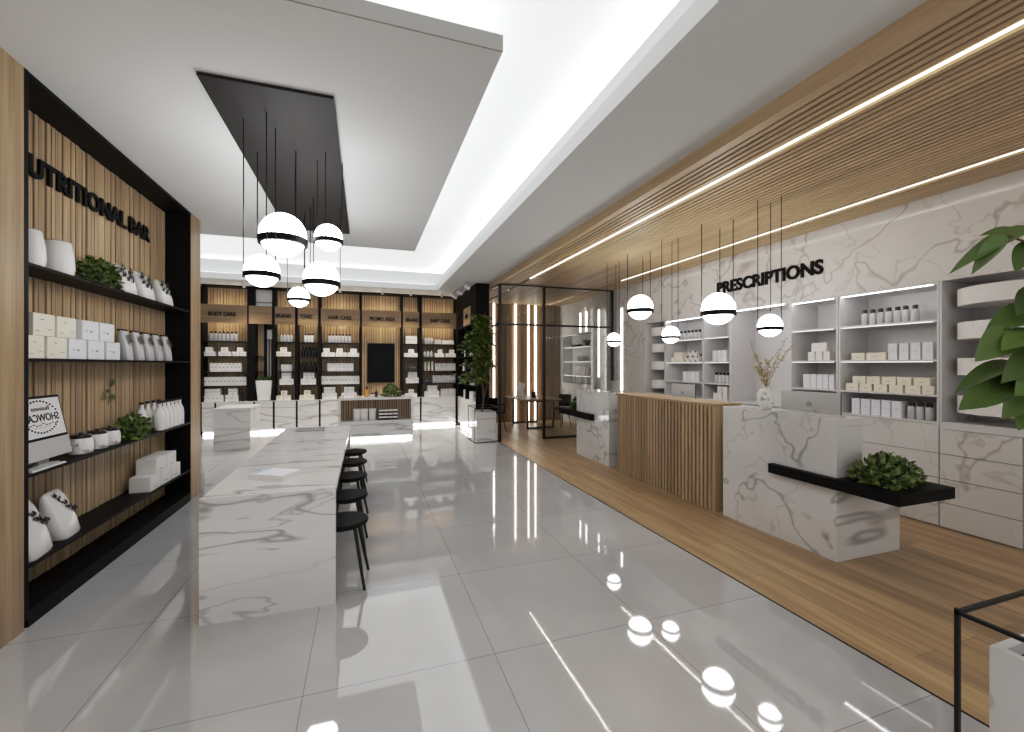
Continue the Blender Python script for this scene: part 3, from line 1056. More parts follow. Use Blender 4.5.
# ================================================================== COUNTERS
def marble_counter(y0, y1, ly0, ly1, label, longer):
    t = thing('service_counter', label, 'counter', (3.61, (y0 + y1) / 2, 0))
    o_ = tuple(t.location)
    vs = []; pr_ = [(3.61, 0), (4.38, 0), (4.38, 0.6), (3.91, 0.6), (3.91, 1.157), (3.61, 1.157)]
    for yy in (y0, y1): vs += [(px, yy, pz) for px, pz in pr_]
    MB(o_).add(vs, [(0, 1, 2, 3, 4, 5), (11, 10, 9, 8, 7, 6)] + [((k + 1) % 6, k, k + 6, (k + 1) % 6 + 6) for k in range(6)]).build('marble_block', 'marble', t, bevel=0.002)
    mb = MB(o_)
    # the ledge wraps the front of the block as a thick black slab
    if longer < 0:
        mb.box(3.55, 3.609, ly0, ly1, 0.598, 0.682); mb.box(3.609, 4.18, ly0, y0 - 0.001, 0.598, 0.682); mb.box(3.913, 4.18, y0 - 0.001, y0 + 0.3, 0.601, 0.682)
    else:
        mb.box(3.55, 3.609, ly0, ly1, 0.67, 0.77); mb.box(3.609, 4.18, y1 + 0.001, ly1, 0.67, 0.77)
    mb.build('ledge', 'black', t)
    return t


marble_counter(2.49, 3.668, 2.02, 3.07, 'nearest white marble reception counter with black ledge and twig vase', -1)
marble_counter(5.95, 7.05, 6.41, 7.67, 'farthest white marble reception counter with short black ledge by glass room', 1)
bush('leafy_plant', 'dense dark green plant on the black ledge of the nearest marble counter', (3.85, 2.275, 0.682), 0.25, 0.185, 0.2, 620, 0.052, 'leaf', 21)
bush('leafy_plant', 'small green plant on the black ledge of the farthest marble counter', (3.8, 7.3, 0.77), 0.14, 0.16, 0.22, 160, 0.08, 'leaf_dark', 23)
t = thing('service_counter', 'long oak slatted reception counter between the two marble counters', 'counter', (3.6, 4.75, 0))
o_ = tuple(t.location)
MB(o_).box(3.615, 3.95, 3.79, 5.7, 0, 1.13).build('core', 'groove', t)
mb = MB(o_); y = 3.79
mb.box(3.6, 3.95, 3.775, 3.81, 0, 1.139)
y = 3.815
while y < 5.68:
    mb.box(3.585, 3.617, y, y + 0.037, 0.0, 1.139); y += 0.0605
mb.build('slat_front', 'oak_z', t)
MB(o_).box(3.582, 3.97, 3.77, 5.71, 1.14, 1.17).build('countertop', 'oak_y', t, bevel=0.003)
MB(o_).box(3.952, 4.4, 3.8, 5.7, 0.7, 0.74).box(4.36, 4.4, 3.8, 5.7, 0, 0.7).build('desk', 'oak_y', t)

# vase of twigs
t = thing('vase', 'white ceramic vase with golden twigs on the nearest marble counter', 'vase', (3.755, 3.27, 1.157))
t.scale = (0.92, 0.92, 0.98)
MB().lathe([(0.042, 0), (0.05, 0.005), (0.078, 0.06), (0.088, 0.12), (0.082, 0.165), (0.055, 0.2), (0.036, 0.212), (0.036, 0.228), (0.042, 0.235), (0.034, 0.235), (0.03, 0.215), (0.0, 0.2)], n=28).build('body', 'jarmix', t, smooth=True)
r = random.Random(4)
mb = MB(); ml = MB()
for (dx, dy, top) in ((-0.05, 0.16, 0.68), (0.05, -0.2, 0.72), (0.02, -0.27, 0.62), (-0.02, 0.1, 0.55), (0.03, 0.03, 0.5), (-0.03, -0.08, 0.52), (0.02, 0.18, 0.45)):
    pts = []
    for i in range(7):
        s_ = i / 6
        pts.append(Vector((dx * s_ + r.uniform(-.008, .008), dy * s_ ** 1.3 + r.uniform(-.01, .01), 0.2 + (top - 0.2) * s_)))
    mb.tube(pts, [0.004 - 0.0025 * i / 6 for i in range(7)], 6)
    for i in range(26):
        s_ = r.uniform(0.2, 1); k = min(5, int(s_ * 6)); p = pts[k].lerp(pts[k + 1], s_ * 6 - k)
        a = r.uniform(0, 6.28)
        ml.leaf(p, (math.cos(a), math.sin(a), r.uniform(-.2, .8)), (r.uniform(-1, 1), r.uniform(-1, 1), 1), 0.034, 0.022, 0, 0.1, 2)
mb.build('twigs', 'twig', t); ml.build('twig_leaves', leafmat('gold_leaf', rgb(128, 112, 48), rgb(186, 168, 96)), t)


def monitor(x, y, z, zb, zt_, w, rz, label, mat):
    t = thing('desktop_computer', label, 'computer', (x, y, z), rz)
    MB().box(-0.012, 0.0, -w / 2, w / 2, zb - z, zt_ - z).build('housing', mat, t, bevel=0.003)
    MB().box(0.0, 0.0125, -w / 2, w / 2, zb - z, zt_ - z).build('bezel', 'black', t)
    MB().box(0.0125, 0.014, -w / 2 + 0.015, w / 2 - 0.015, zb - z + 0.06, zt_ - z - 0.015).build('screen', 'screen', t)
    mb = MB(); mb.box(-0.09, 0.09, -0.09, 0.09, 0, 0.01); mb.box(-0.035, -0.012, -0.05, 0.05, 0.01, (zb + zt_) / 2 - z); mb.build('foot', 'alu', t, bevel=0.002)
    # rear emblem: a round fruit shape with a leaf
    mb = MB(); c = (-0.0135, 0.0, (zb * 0.36 + zt_ * 0.64) - z)
    for sgn in (-1, 1):
        n = 14; vs = [(c[0], c[1] + sgn * 0.011 + 0.017 * math.cos(2 * math.pi * k / n), c[2] + 0.021 * math.sin(2 * math.pi * k / n)) for k in range(n)]
        mb.add(vs, [tuple(range(n))])
    mb.leaf((c[0], c[1], c[2] + 0.022), (0, 0.5, 1), (-1, 0, 0), 0.02, 0.01, 0, 0, 2)
    mb.build('emblem', 'midgrey', t)
    return t


monitor(4.15, 3.12, 0.6, 1.0, 1.33, 0.53, 0.2, 'grey desktop computer seen from behind on the nearest marble counter', 'alu')
monitor(4.16, 4.93, 0.74, 1.0, 1.33, 0.52, -0.1, 'pale desktop computer seen from behind on the slatted oak counter', 'alu')

# ================================================================== PHARMACY WALL SHELVING
def rtop(u, x=5.5): return ya(u, x)


XD = XM + 0.5
wall_sign('wall_sign', 'PRESCRIPTIONS', 'black raised letters reading PRESCRIPTIONS on the upper marble wall', 0.188, 5.56 - 3.85, (XM - 0.001, 5.56, 2.722), (0, -1, 0), (0, 0, 1), 'black', 0.016, 0.036)
bays = [('A', 2.715, 3.675, [2.05, 1.65, 1.298, 1.03]), ('B', 3.685, 4.30, [2.05, 1.65, 1.298, 1.03]), ('C', 5.30, 5.87, [2.05, 1.65, 1.298, 1.03]), ('D', 5.88, 6.845, [2.05, 1.65, 1.298, 1.03])]
BN = {'A': 'widest white wall unit near the right, with LED shelves', 'B': 'narrow white wall unit right of the plain grey alcove', 'C': 'narrow white wall unit left of the plain grey alcove', 'D': 'wide white wall unit at the far end behind the oak counter'}
ZTOP = 2.42
for nm, y0, y1, zs in bays:
    t = thing('wall_shelf_unit', BN[nm], 'shelving unit', (XM, y0, 1.0))
    o_ = tuple(t.location)
    for ys in (y0, y1 - 0.018):
        MB(o_).box(XM + 0.001, XD, ys, ys + 0.018, 1.0, ZTOP - 0.001).build('side_panel', 'lacquer', t)
    MB(o_).box(XD - 0.012, XD, y0 + 0.018, y1 - 0.018, 1.0, ZTOP - 0.001).build('back_panel', 'lacquer', t)
    MB(o_).box(XM + 0.001, XD - 0.012, y0 + 0.018, y1 - 0.018, ZTOP - 0.02, ZTOP - 0.001).build('top_panel', 'lacquer', t)
    for z in zs:
        s_ = MB(o_).box(XM + 0.004, XD - 0.012, y0 + 0.018, y1 - 0.018, z - 0.02, z).build('shelf', 'lacquer', t)
    for z in [ZTOP - 0.02] + zs[:2]:
        MB(o_).box(XM + 0.01, XM + 0.025, y0 + 0.06, y1 - 0.03, z - (0.006 if z > 2.3 else 0.024), z - (0.001 if z > 2.3 else 0.0205)).build('light_strip', 'led_cool' if z > 2.3 else 'led_dim', t)
# plain alcove
t = thing('wall_alcove', 'plain pale grey alcove in the wall between two shelf units', 'alcove', (XM, 4.31, 1.016))
o_ = tuple(t.location)
MB(o_).box(XD - 0.012, XD, 4.305, 5.295, 1.016, ZTOP).build('back_panel', 'lacquer', t)
for ys in (4.302, 5.281):
    MB(o_).box(XM + 0.001, XD - 0.012, ys, ys + 0.017, 1.016, ZTOP - 0.001).build('side_panel', 'lacquer', t)
MB(o_).box(XM + 0.004, XD - 0.012, 4.32, 5.28, 1.016, 1.035).build('worktop', 'lacquer', t)
MB(o_).box(XM + 0.01, XM + 0.025, 4.4, 5.2, ZTOP - 0.01, ZTOP - 0.001).build('light_strip', 'led_cool', t)


# units with ring shelves at both ends
def ring_unit(y0, y1, cy, rad, cxo, label):
    t = thing('ring_shelf_unit', label, 'shelving unit', (XM, y0, 0.95))
    o_ = tuple(t.location)
    MB(o_).box(XD + 0.02, XD + 0.03, y0, y1, 0.95, ZTOP).build('back_panel', 'lacquer', t)
    for ys in (y0, y1 - 0.015):
        MB(o_).box(XM + 0.001, XD + 0.02, ys, ys + 0.015, 0.95, ZTOP - 0.001).build('side_panel', 'lacquer', t)
    MB(o_).box(XM + 0.002, XD + 0.02, y0 + 0.015, y1 - 0.015, 0.97, 1.04).build('base_shelf', 'lacquer', t)
    for z in (2.16, 1.84, 1.5, 1.14):
        MB(o_).ring(XM + cxo, cy, rad * 0.52, rad, z, z + 0.16, 0, 2 * math.pi, 48).build('ring_shelf', 'white', t, smooth=True)
    return t


ring_unit(1.8, 2.71, 2.255, 0.42, 0.3, 'white niche with stacked ring shelves at the right, partly behind broad leaves')
ring_unit(6.855, 7.465, 7.16, 0.285, 0.28, 'white niche with stacked ring shelves at the far end of pharmacy wall')

# drawers under the units
cols = [(2.14, 2.712, 'below the right ring shelves'), (2.716, 3.68, 'below the widest white wall unit'), (3.684, 4.3, 'below the narrow unit right of alcove'), (4.304, 5.3, 'below the plain alcove'), (5.304, 5.876, 'below the narrow unit left of alcove'), (5.88, 6.85, 'below the far wide wall unit'), (6.854, 7.465, 'below the far ring shelves')]
for y0, y1, wh in cols:
    t = thing('drawer_cabinet', 'white marble drawer cabinet ' + wh, 'cabinet', (XM, y0, 0))
    o_ = tuple(t.location)
    MB(o_).box(XM + 0.02, XD + 0.03, y0, y1, 0.0, 0.89 if 4.3 < y0 < 5 else 0.995 if y0 > 2.5 and y1 < 6.86 else 0.945).build('carcass', 'grey', t)
    zz = [0.012, 0.252, 0.486, 0.728, 1.012 if (y0 > 2.5 and y1 < 6.86) else 0.972]
    for a, b in zip(zz[:-1], zz[1:]):
        MB(o_).box(XM, XM + 0.02, y0 + 0.003, y1 - 0.003, a, b - 0.006).build('drawer', 'marble_wall', t)


# product kinds for the pharmacy wall
def mk_bottle(rad, h, body, cap, name='bottle', neck=0.5):
    def fn(label, group):
        t = thing(name, label, 'bottle', (0, 0, 0), 0, group)
        hb = h * 0.76
        MB().lathe([(rad * 0.9, 0), (rad, 0.004), (rad, hb * 0.93), (rad * 0.85, hb * 0.98), (rad * neck, hb), (0, hb)], n=18).build('body', body, t, smooth=True)
        MB().lathe([(rad * (neck + 0.12), hb), (rad * (neck + 0.12), h - 0.003), (rad * neck, h), (0, h)], n=16).build('cap', cap, t, smooth=True)
        return t
    return Kind(fn)


KB = mk_bottle(0.034, 0.176, 'tin', 'dark', neck=0.55)
G = 'black-capped bottles on the pharmacy wall'
W_A = 'widest pharmacy unit'
XS = XM + 0.1


def row(kind, spans, z, one, many, where, group, x=XS, base=None, rz=0.0):
    n = len(spans)
    for i, (u0, u1) in enumerate(spans):
        y = (ya(u0, x) + ya(u1, x)) / 2
        sc = (1, 1, 1)
        if base: sc = (1, abs(ya(u0, x) - ya(u1, x)) / base, 1)
        kind.put((x, y, z), rowlabel(i, n, one, many, where), group, rz, sc)


def cr(l, o=835, s=0.2048): return [(o + a * s, o + b * s) for a, b in l]


row(KB, cr([(132, 160), (168, 203), (207, 240), (250, 278), (292, 322), (330, 362), (373, 412)]), 2.05, '', 'black-capped bottles', 'on the top shelf, widest pharmacy unit', G)
row(KB, cr([(355, 393), (397, 437), (443, 483)]), 1.03, '', 'black-capped bottles', 'on the bottom shelf, widest pharmacy unit', G)
KCR = mk_box('carton_box', (0.14, 0.12, 0.082), 'cream', 0.002, [(-0.25, 0.25, 0.4, 0.46)], (-1, 0))
GC = 'cream cartons on the pharmacy wall'
row(KCR, cr([(100, 165), (172, 268)]), 1.65, '', 'cream cartons', 'on the second shelf, widest pharmacy unit', GC, XS, 0.122)
row(KCR, cr([(72, 135), (138, 200), (208, 275), (283, 352), (360, 440), (445, 505)]), 1.298, '', 'cream cartons in bottom tier', 'on third shelf, widest pharmacy unit', GC, XS, 0.125)
row(KCR, cr([(105, 170), (173, 240), (247, 318), (323, 393), (403, 487)]), 1.298 + 0.0835, '', 'cream cartons in top tier', 'on third shelf, widest pharmacy unit', GC, XS, 0.125)
KWT = mk_box('carton_box', (0.1, 0.086, 0.175), 'white2', 0.002, [(-0.2, 0.2, 0.5, 0.53)], (-1, 0))
GW = 'tall white cartons on the pharmacy wall'
row(KWT, cr([(272, 318), (327, 373), (382, 432), (440, 495)]), 1.65, '', 'tall white cartons', 'on the second shelf, widest pharmacy unit', GW, XS, 0.09)
row(KWT, cr([(95, 135), (140, 185), (190, 235), (240, 285), (290, 340)]), 1.03, '', 'tall white cartons', 'on the bottom shelf, widest pharmacy unit', GW, XS, 0.09)
# unit B
KWS = mk_box('carton_box', (0.1, 0.08, 0.11), 'white', 0.002, [(-0.2, 0.2, 0.5, 0.53)], (-1, 0))
GS = 'small white cartons on the pharmacy wall'
row(KWS, cr([(395, 430), (435, 470), (475, 510)], 735, 0.1913), 1.65, '', 'small white cartons', 'under a wider carton, narrow unit right of alcove', GS, XS, 0.083)
row(KWS, cr([(412, 495)], 735, 0.1913), 1.65 + 0.1115, 'wider white carton on top of three small ones,', '', 'narrow unit right of alcove', GS, XS, 0.083)
row(KWT, cr([(370, 405), (408, 438), (441, 470), (473, 502), (505, 533)], 735, 0.1913), 1.298, '', 'white cartons', 'on third shelf, narrow unit right of alcove', GW, XS, 0.09)
# unit C
row(KWT, cr([(548, 580), (583, 615), (618, 650)], 640, 0.1366), 1.65, '', 'white cartons', 'on second shelf, narrow unit left of alcove', GW, XS, 0.09)
row(KB, cr([(550, 575), (578, 603), (606, 630), (633, 657)], 640, 0.1366), 1.298, '', 'black-capped bottles', 'on third shelf, narrow unit left of alcove', G)
row(KWS, cr([(553, 585), (588, 620), (623, 655)], 640, 0.1366), 1.03, '', 'small white cartons', 'on bottom shelf, narrow unit left of alcove', GS, XS, 0.083)
row(KWS, cr([(583, 618), (621, 655)], 640, 0.1366), 1.03 + 0.1115, '', 'small white cartons stacked on others,', 'narrow unit left of alcove', GS, XS, 0.083)
# unit D
row(KB, cr([(292, 316), (320, 343), (347, 370), (374, 396), (400, 423), (427, 450)], 640, 0.1366), 2.03, '', 'black-capped bottles', 'on top shelf of far wide pharmacy unit', G)
row(KCR, cr([(250, 290), (293, 338)], 640, 0.1366), 1.65, '', 'cream cartons', 'below another carton on far wide pharmacy unit', GC, XS, 0.125)
row(KCR, cr([(272, 332)], 640, 0.1366), 1.65 + 0.0835, 'single cream carton on two others,', '', 'second shelf of far wide pharmacy unit', GC, XS, 0.125)
KFL = mk_box('carton_box', (0.1, 0.1, 0.09), 'floral', 0.002, (), (-1, 0))
row(KFL, cr([(345, 378), (382, 414), (418, 450)], 640, 0.1366), 1.65, '', 'black and white patterned cartons', 'in bottom tier, far wide pharmacy unit', 'patterned cartons', XS, 0.1)
row(KFL, cr([(362, 396), (400, 436)], 640, 0.1366), 1.65 + 0.0915, '', 'black and white patterned cartons', 'in top tier, far wide pharmacy unit', 'patterned cartons', XS, 0.1)
row(KWT, cr([(330, 358), (361, 388), (391, 418), (421, 450)], 640, 0.1366), 1.298, '', 'tall white cartons', 'on third shelf of far wide pharmacy unit', GW, XS, 0.09)

# ================================================================== BACK WALL UNITS
def bX(u): return xa(u, YB)


ZB = 0.765
SZ = [2.13, 1.79, 1.436, 1.12]
UNITS = [(203, 247, 'BODY CARE', (208.5, 236)), (275, 295, 'BRAND', (275.7, 291.5)), (298, 318, 'TONIC', (300, 312.5)), (321, 360, 'HAIR CARE', (328.5, 351.5)),
         (362, 401, 'PROMO AREA', (369.5, 395)), (403, 419, 'BRAND', (405.8, 418.6)), (422, 456, 'BABY CARE', (430.5, 449.5))]
WHERE = {203: 'under BODY CARE', 275: 'right of the niche', 298: 'under TONIC', 321: 'under HAIR CARE', 362: 'under PROMO AREA', 403: 'right of black screen', 422: 'under BABY CARE'}
UL = {203: 'oak slatted back wall unit under the BODY CARE sign', 275: 'narrow oak slatted wall unit just right of the mirror niche', 298: 'narrow oak slatted wall unit under the TONIC sign', 321: 'wide oak slatted wall unit under the HAIR CARE sign',
      362: 'oak slatted wall unit holding the black screen, without shelves', 403: 'narrow oak slatted wall unit right of the black screen', 422: 'wide oak slatted wall unit under the BABY CARE sign'}
YBK = 11.64


def slats_x(mb, x0, x1, z0, z1, seed):
    rr = random.Random(seed); x = x0
    while x < x1 - 0.02:
        w = rr.choice([0.055, 0.065, 0.075])
        x2 = min(x + w, x1)
        mb.box(x, x2 - 0.011, YBK - 0.028 - rr.choice([0, 0.006]), YBK - 0.012, z0, z1, 0); x = x2
    mb.box(x0, x1, YBK - 0.012, YBK, z0, z1, 1)


POST = {203: (201, 203), 275: (272, 275), 298: (295, 298), 321: (318, 321), 362: (360, 362), 403: (401, 403), 422: (419, 422)}
for k, (u0, u1, txt, tu) in enumerate(UNITS):
    x0, x1 = bX(u0), bX(u1)
    t = thing('shelving_unit', UL[u0], 'shelving unit', (x0, YB, 0.77))
    o_ = tuple(t.location)
    p0 = bX(POST[u0][0])
    MB(o_).box(p0 + 0.001, x0 - 0.001, YB, YBK, 0.77, ZC - 0.003).build('side_post', 'black', t)
    mb = MB(o_); slats_x(mb, x0, x1, 0.77, ZC - 0.03, 40 + k); mb.build('slatted_back', ['oak_z', 'groove'], t)
    MB(o_).box(x0, x1, YB - 0.01, YBK, ZC - 0.03, ZC - 0.003).build('top_panel', 'black', t)
    xb0, xb1 = (bX(200.5), x1) if u0 == 203 else (x0, x1)
    sb = MB(o_).box(xb0, xb1, YB - 0.02, YB + 0.0, 2.53, 2.94).build('sign_board', 'oak_x', t)
    mb = MB(o_); lettering(mb, txt, 0.092, bX(tu[1]) - bX(tu[0]), (bX(tu[0]), YB - 0.0205, 2.685), (1, 0, 0), (0, 0, 1), 0.012, 0.03)
    mb.build('lettering', 'black', sb)
    MB(o_).box(x0 + 0.03, x1 - 0.03, YB + 0.06, YB + 0.075, 2.6, 2.615).build('light_strip', 'led_warm', t)
    MB(o_).box(x0 + 0.03, x1 - 0.03, YB + 0.06, YB + 0.075, 2.9, 2.91).build('light_strip', 'led_warm', t)
    if u0 != 362:
        for z in SZ:
            MB(o_).box(x0, x1, YB + 0.02, YBK - 0.03, z - 0.02, z).build('shelf', 'black_soft', t)
# right end post
# mirror panel, its reflection built as a niche with a planter
x0, x1 = bX(255), bX(272)
t = thing('mirror_niche', 'tall narrow mirror panel, its reflection built as planter niche, crossed by blank oak board', 'niche', (x0, YB, 0.77))
o_ = tuple(t.location)
MB(o_).box(bX(247) + 0.002, x0, YB, YBK, 0.77, ZC - 0.003).build('side_post', 'black', t)
MB(o_).box(x0, bX(261.5), YBK - 0.04, YBK, 0.77, 2.55).build('back_panel', 'oak_z', t)
MB(o_).box(bX(261.5), bX(264.5), YBK - 0.08, YBK, 0.77, 2.55).build('inner_post', 'black', t)
mb = MB(o_); xx = bX(264.5)
while xx < x1 - 0.02:
    mb.box(xx, xx + 0.03, YBK - 0.06, YBK - 0.02, 0.77, 2.2); xx += 0.055
mb.build('slat_screen', 'midgrey', t)
MB(o_).box(bX(264.5), x1, YBK - 0.02, YBK, 0.77, 2.55).build('dark_panel', 'black_soft', t)
MB(o_).box(bX(265), x1, YBK - 0.1, YBK - 0.07, 2.2, 2.42).build('upper_panel', 'lacquer', t)
MB(o_).box(x0, x1, YB + 0.1, YB + 0.12, 2.94, ZC - 0.06).build('reflected_tray', 'lacquer', t)  # pale panel and line stand in for the reflected ceiling tray
MB(o_).box(x0, x1, YB + 0.09, YB + 0.1, 3.02, 3.05).build('reflected_cornice', 'grey', t)
for z in (1.12, 1.436, 1.79):
    MB(o_).box(x0, bX(261.5), YBK - 0.25, YBK - 0.04, z - 0.015, z).build('shelf', 'black', t)
MB(o_).box(x0, x1, YB, YBK, ZC - 0.06, ZC - 0.003).build('top_panel', 'black', t)
MB(o_).box(bX(249), x1, YB - 0.02, YB, 2.53, 2.94).build('sign_board', 'oak_x', t)
t = thing('planter', 'small white planter with low green plant, built as reflection in back wall niche', 'planter', (xa(265, YB + 0.16), YB + 0.16, 0.77))
MB().add([(-.13, -.1, 0), (.13, -.1, 0), (.13, .1, 0), (-.13, .1, 0), (-.17, -.13, .46), (.17, -.13, .46), (.17, .13, .46), (-.17, .13, .46), (-.15, -.11, .46), (.15, -.11, .46), (.15, .11, .46), (-.15, .11, .46), (-.15, -.11, .4), (.15, -.11, .4), (.15, .11, .4), (-.15, .11, .4)],
         [(3, 2, 1, 0), (0, 1, 5, 4), (1, 2, 6, 5), (2, 3, 7, 6), (3, 0, 4, 7), (4, 5, 9, 8), (5, 6, 10, 9), (6, 7, 11, 10), (7, 4, 8, 11), (8, 9, 13, 12), (9, 10, 14, 13), (10, 11, 15, 14), (11, 8, 12, 15), (12, 13, 14, 15)]).build('pot', 'ceramic', t)
mb = MB(); rr = random.Random(3)
for i in range(70):
    a = rr.uniform(0, 6.28); p = (rr.uniform(-.12, .12), rr.uniform(-.08, .08), 0.4)
    mb.leaf(p, (math.cos(a) * .6, math.sin(a) * .6, rr.uniform(.6, 1.6)), (math.cos(a), math.sin(a), 0.4), rr.uniform(.09, .18), 0.04, 0, 0.2)
mb.build('foliage', 'leaf_dark', t)
# marble cabinets below
BC = [(201, 215, 'at the far left end of back wall'), (215.3, 254, 'under the BODY CARE unit right half'), (254.3, 273.5, 'under the narrow mirror niche'), (274, 296.5, 'under the unit right of niche'), (297, 319.5, 'under the TONIC unit'), (320, 361, 'under the HAIR CARE unit'), (361.3, 402, 'under the PROMO AREA unit, behind the island'),
      (402.3, 420.5, 'under the narrow unit right of black screen'), (421, 456, 'under the BABY CARE unit')]
for u0, u1, wh in BC:
    x0, x1 = bX(u0), bX(u1)
    t = thing('base_cabinet', 'white marble base cabinet ' + wh, 'cabinet', (x0, YB, 0))
    o_ = tuple(t.location)
    MB(o_).box(x0, x1, YB + 0.02, YBK, 0.12, ZB - 0.02).build('carcass', 'black', t)
    MB(o_).box(x0 + 0.016, x1 - 0.016, YB, YB + 0.02, 0.115, ZB - 0.022).build('door', 'marble', t)
    MB(o_).box(x0, x1, YB - 0.004, YBK, ZB - 0.02, ZB).build('top', 'marble', t)
    MB(o_).box(x0, x1, YB + 0.12, YBK, 0.0, 0.12).build('plinth', 'plaster', t)
    MB(o_).box(x0 + 0.01, x1 - 0.01, YB + 0.1, YB + 0.119, 0.02, 0.055).build('light_strip', 'led_cool', t)

# ---- products of the back wall
YP = YB + 0.13


def pX(u): return xa(u, YP)


def mk_small(name, w, d, h, col, mark=None):
    def fn(label, group):
        mb = MB(); mb.box(-w / 2, w / 2, -d / 2, d / 2, 0, h * 0.96, 0); mb.box(-w / 2 + 0.004, w / 2 - 0.004, -d / 2 + 0.004, d / 2 - 0.004, h * 0.96, h, 0)
        if mark: mb.box(-w * 0.2, w * 0.2, -d / 2 - 0.0015, -d / 2, h * 0.45, h * 0.58, 1)
        o = mb.build(name, [col, mark or 'grey'], bevel=0.003)
        return tag(o, label, 'box')
    return Kind(fn)


def mk_tall(name, rad, h, body, cap):
    def fn(label, group):
        t = thing(name, label, 'bottle')
        MB().lathe([(rad * .92, 0), (rad, 0.005), (rad, h * .74), (rad * .5, h * .8), (0, h * .8)], n=14).build('body', body, t, smooth=True)
        MB().lathe([(rad * .55, h * .8), (rad * .55, h * .98), (rad * .4, h), (0, h)], n=12).build('cap', cap, t, smooth=True)
        return t
    return Kind(fn)


def mk_tube(name, rad, h, body):
    def fn(label, group):
        o = MB().lathe([(rad * .85, 0), (rad * .85, h * .15), (rad, h * .17), (rad * .98, h * .5), (rad * .8, h * .97), (rad * .6, h), (0, h)], n=14).build(name, body, smooth=True)
        return tag(o, label, 'tube')
    return Kind(fn)


b_grey = mk_tall('bottle', 0.04, 0.215, 'tin', 'dark')
b_dark = mk_tall('bottle', 0.037, 0.22, 'dark', 'black')
b_white = mk_tall('bottle', 0.036, 0.21, 'white', 'dark')
b_clear = mk_tall('bottle', 0.04, 0.17, 'tin', 'white')
x_base = mk_small('carton_box', 0.15, 0.12, 0.1, 'white', 'grey')
x_cream = mk_small('carton_box', 0.15, 0.12, 0.11, 'cream', 'grey')
x_tall = mk_small('carton_box', 0.1, 0.1, 0.2, 'white', 'grey')
x_grey = mk_small('carton_box', 0.1, 0.1, 0.2, 'tin', 'grey')
x_dark = mk_small('carton_box', 0.1, 0.1, 0.17, 'dark', 'grey')
x_cube = mk_small('carton_box', 0.1, 0.12, 0.145, 'white', 'grey')
t_white = mk_tube('tube', 0.03, 0.2, 'white')
t_cream = mk_tube('tube', 0.033, 0.25, 'cream')
BW = {id(x_base): 0.15, id(x_cream): 0.15, id(x_tall): 0.1, id(x_grey): 0.1, id(x_dark): 0.1, id(x_cube): 0.1}
BH = {id(x_base): 0.1, id(x_cream): 0.11, id(x_cube): 0.145}


def brow(kind, u0, u1, n, z, desc, where, group, gap=0.94, sz=1.0):
    du = (u1 - u0) / n
    for i in range(n):
        a, b = pX(u0 + i * du), pX(u0 + (i + 1) * du)
        sc = ((b - a) * gap / BW[id(kind)], 1, sz) if id(kind) in BW else (1, 1, sz)
        one = 'single ' + desc[:-1] if desc.endswith('s') and not desc.endswith('es') else 'single ' + desc[:-2]
        kind.put(((a + b) / 2, YP, z), rowlabel(i, n, one, desc, where), group, 0, sc)


def pyramid(kind, b0, b1, nb, t0, t1, nt, z, desc, where, group):
    h = BH[id(kind)] + 0.001
    brow(kind, b0, b1, nb, z, desc, 'in bottom tier, ' + where, group)
    brow(kind, t0, t1, nt, z + h, desc, 'in top tier, ' + where, group)


GB = 'bottles on the back wall shelves'; GX = 'white cartons on the back wall shelves'; GK = 'cream cartons on the back wall shelves'
w = 'under BODY CARE'
brow(b_grey, 209.5, 238, 7, SZ[0], 'grey black-capped bottles', 'on top shelf ' + w, GB)
brow(x_base, 202.5, 216, 2, SZ[1], 'low white cartons', 'at left, second shelf ' + w, GX); brow(x_base, 206, 213.5, 1, SZ[1] + .101, 'white cartons', 'stacked at left, second shelf ' + w, GX)
brow(x_base, 219, 232, 2, SZ[1], 'low white cartons', 'at middle, second shelf ' + w, GX); brow(x_base, 221.5, 229, 1, SZ[1] + .101, 'white cartons', 'stacked at middle, second shelf ' + w, GX)
brow(x_base, 233, 247, 2, SZ[1], 'low white cartons', 'at right, second shelf ' + w, GX); brow(x_base, 237.5, 244, 1, SZ[1] + .101, 'white cartons', 'stacked at right, second shelf ' + w, GX)
brow(x_tall, 210.5, 242, 8, SZ[2], 'upright white cartons', 'on third shelf ' + w, GX)
brow(x_tall, 203.5, 247, 11, SZ[3], 'upright white cartons', 'on fourth shelf ' + w, GX)
pyramid(x_cube, 203.5, 224, 5, 205.5, 221, 4, ZB, 'white cartons', 'left stack ' + w, GX)
pyramid(x_cube, 226, 239, 3, 229, 238, 2, ZB, 'white cartons', 'right stack ' + w, GX)


def mk_pump(label, group):
    t = thing('pump_bottle', label, 'bottle')
    MB().lathe([(0.036, 0), (0.04, 0.005), (0.04, 0.19), (0.015, 0.21), (0, 0.21)], n=16).build('body', 'dark', t, smooth=True)
    MB().tube([(0, 0, 0.21), (0, 0, 0.275), (-0.05, 0, 0.27)], 0.008, 8).build('pump', 'black', t, smooth=True)
    return t


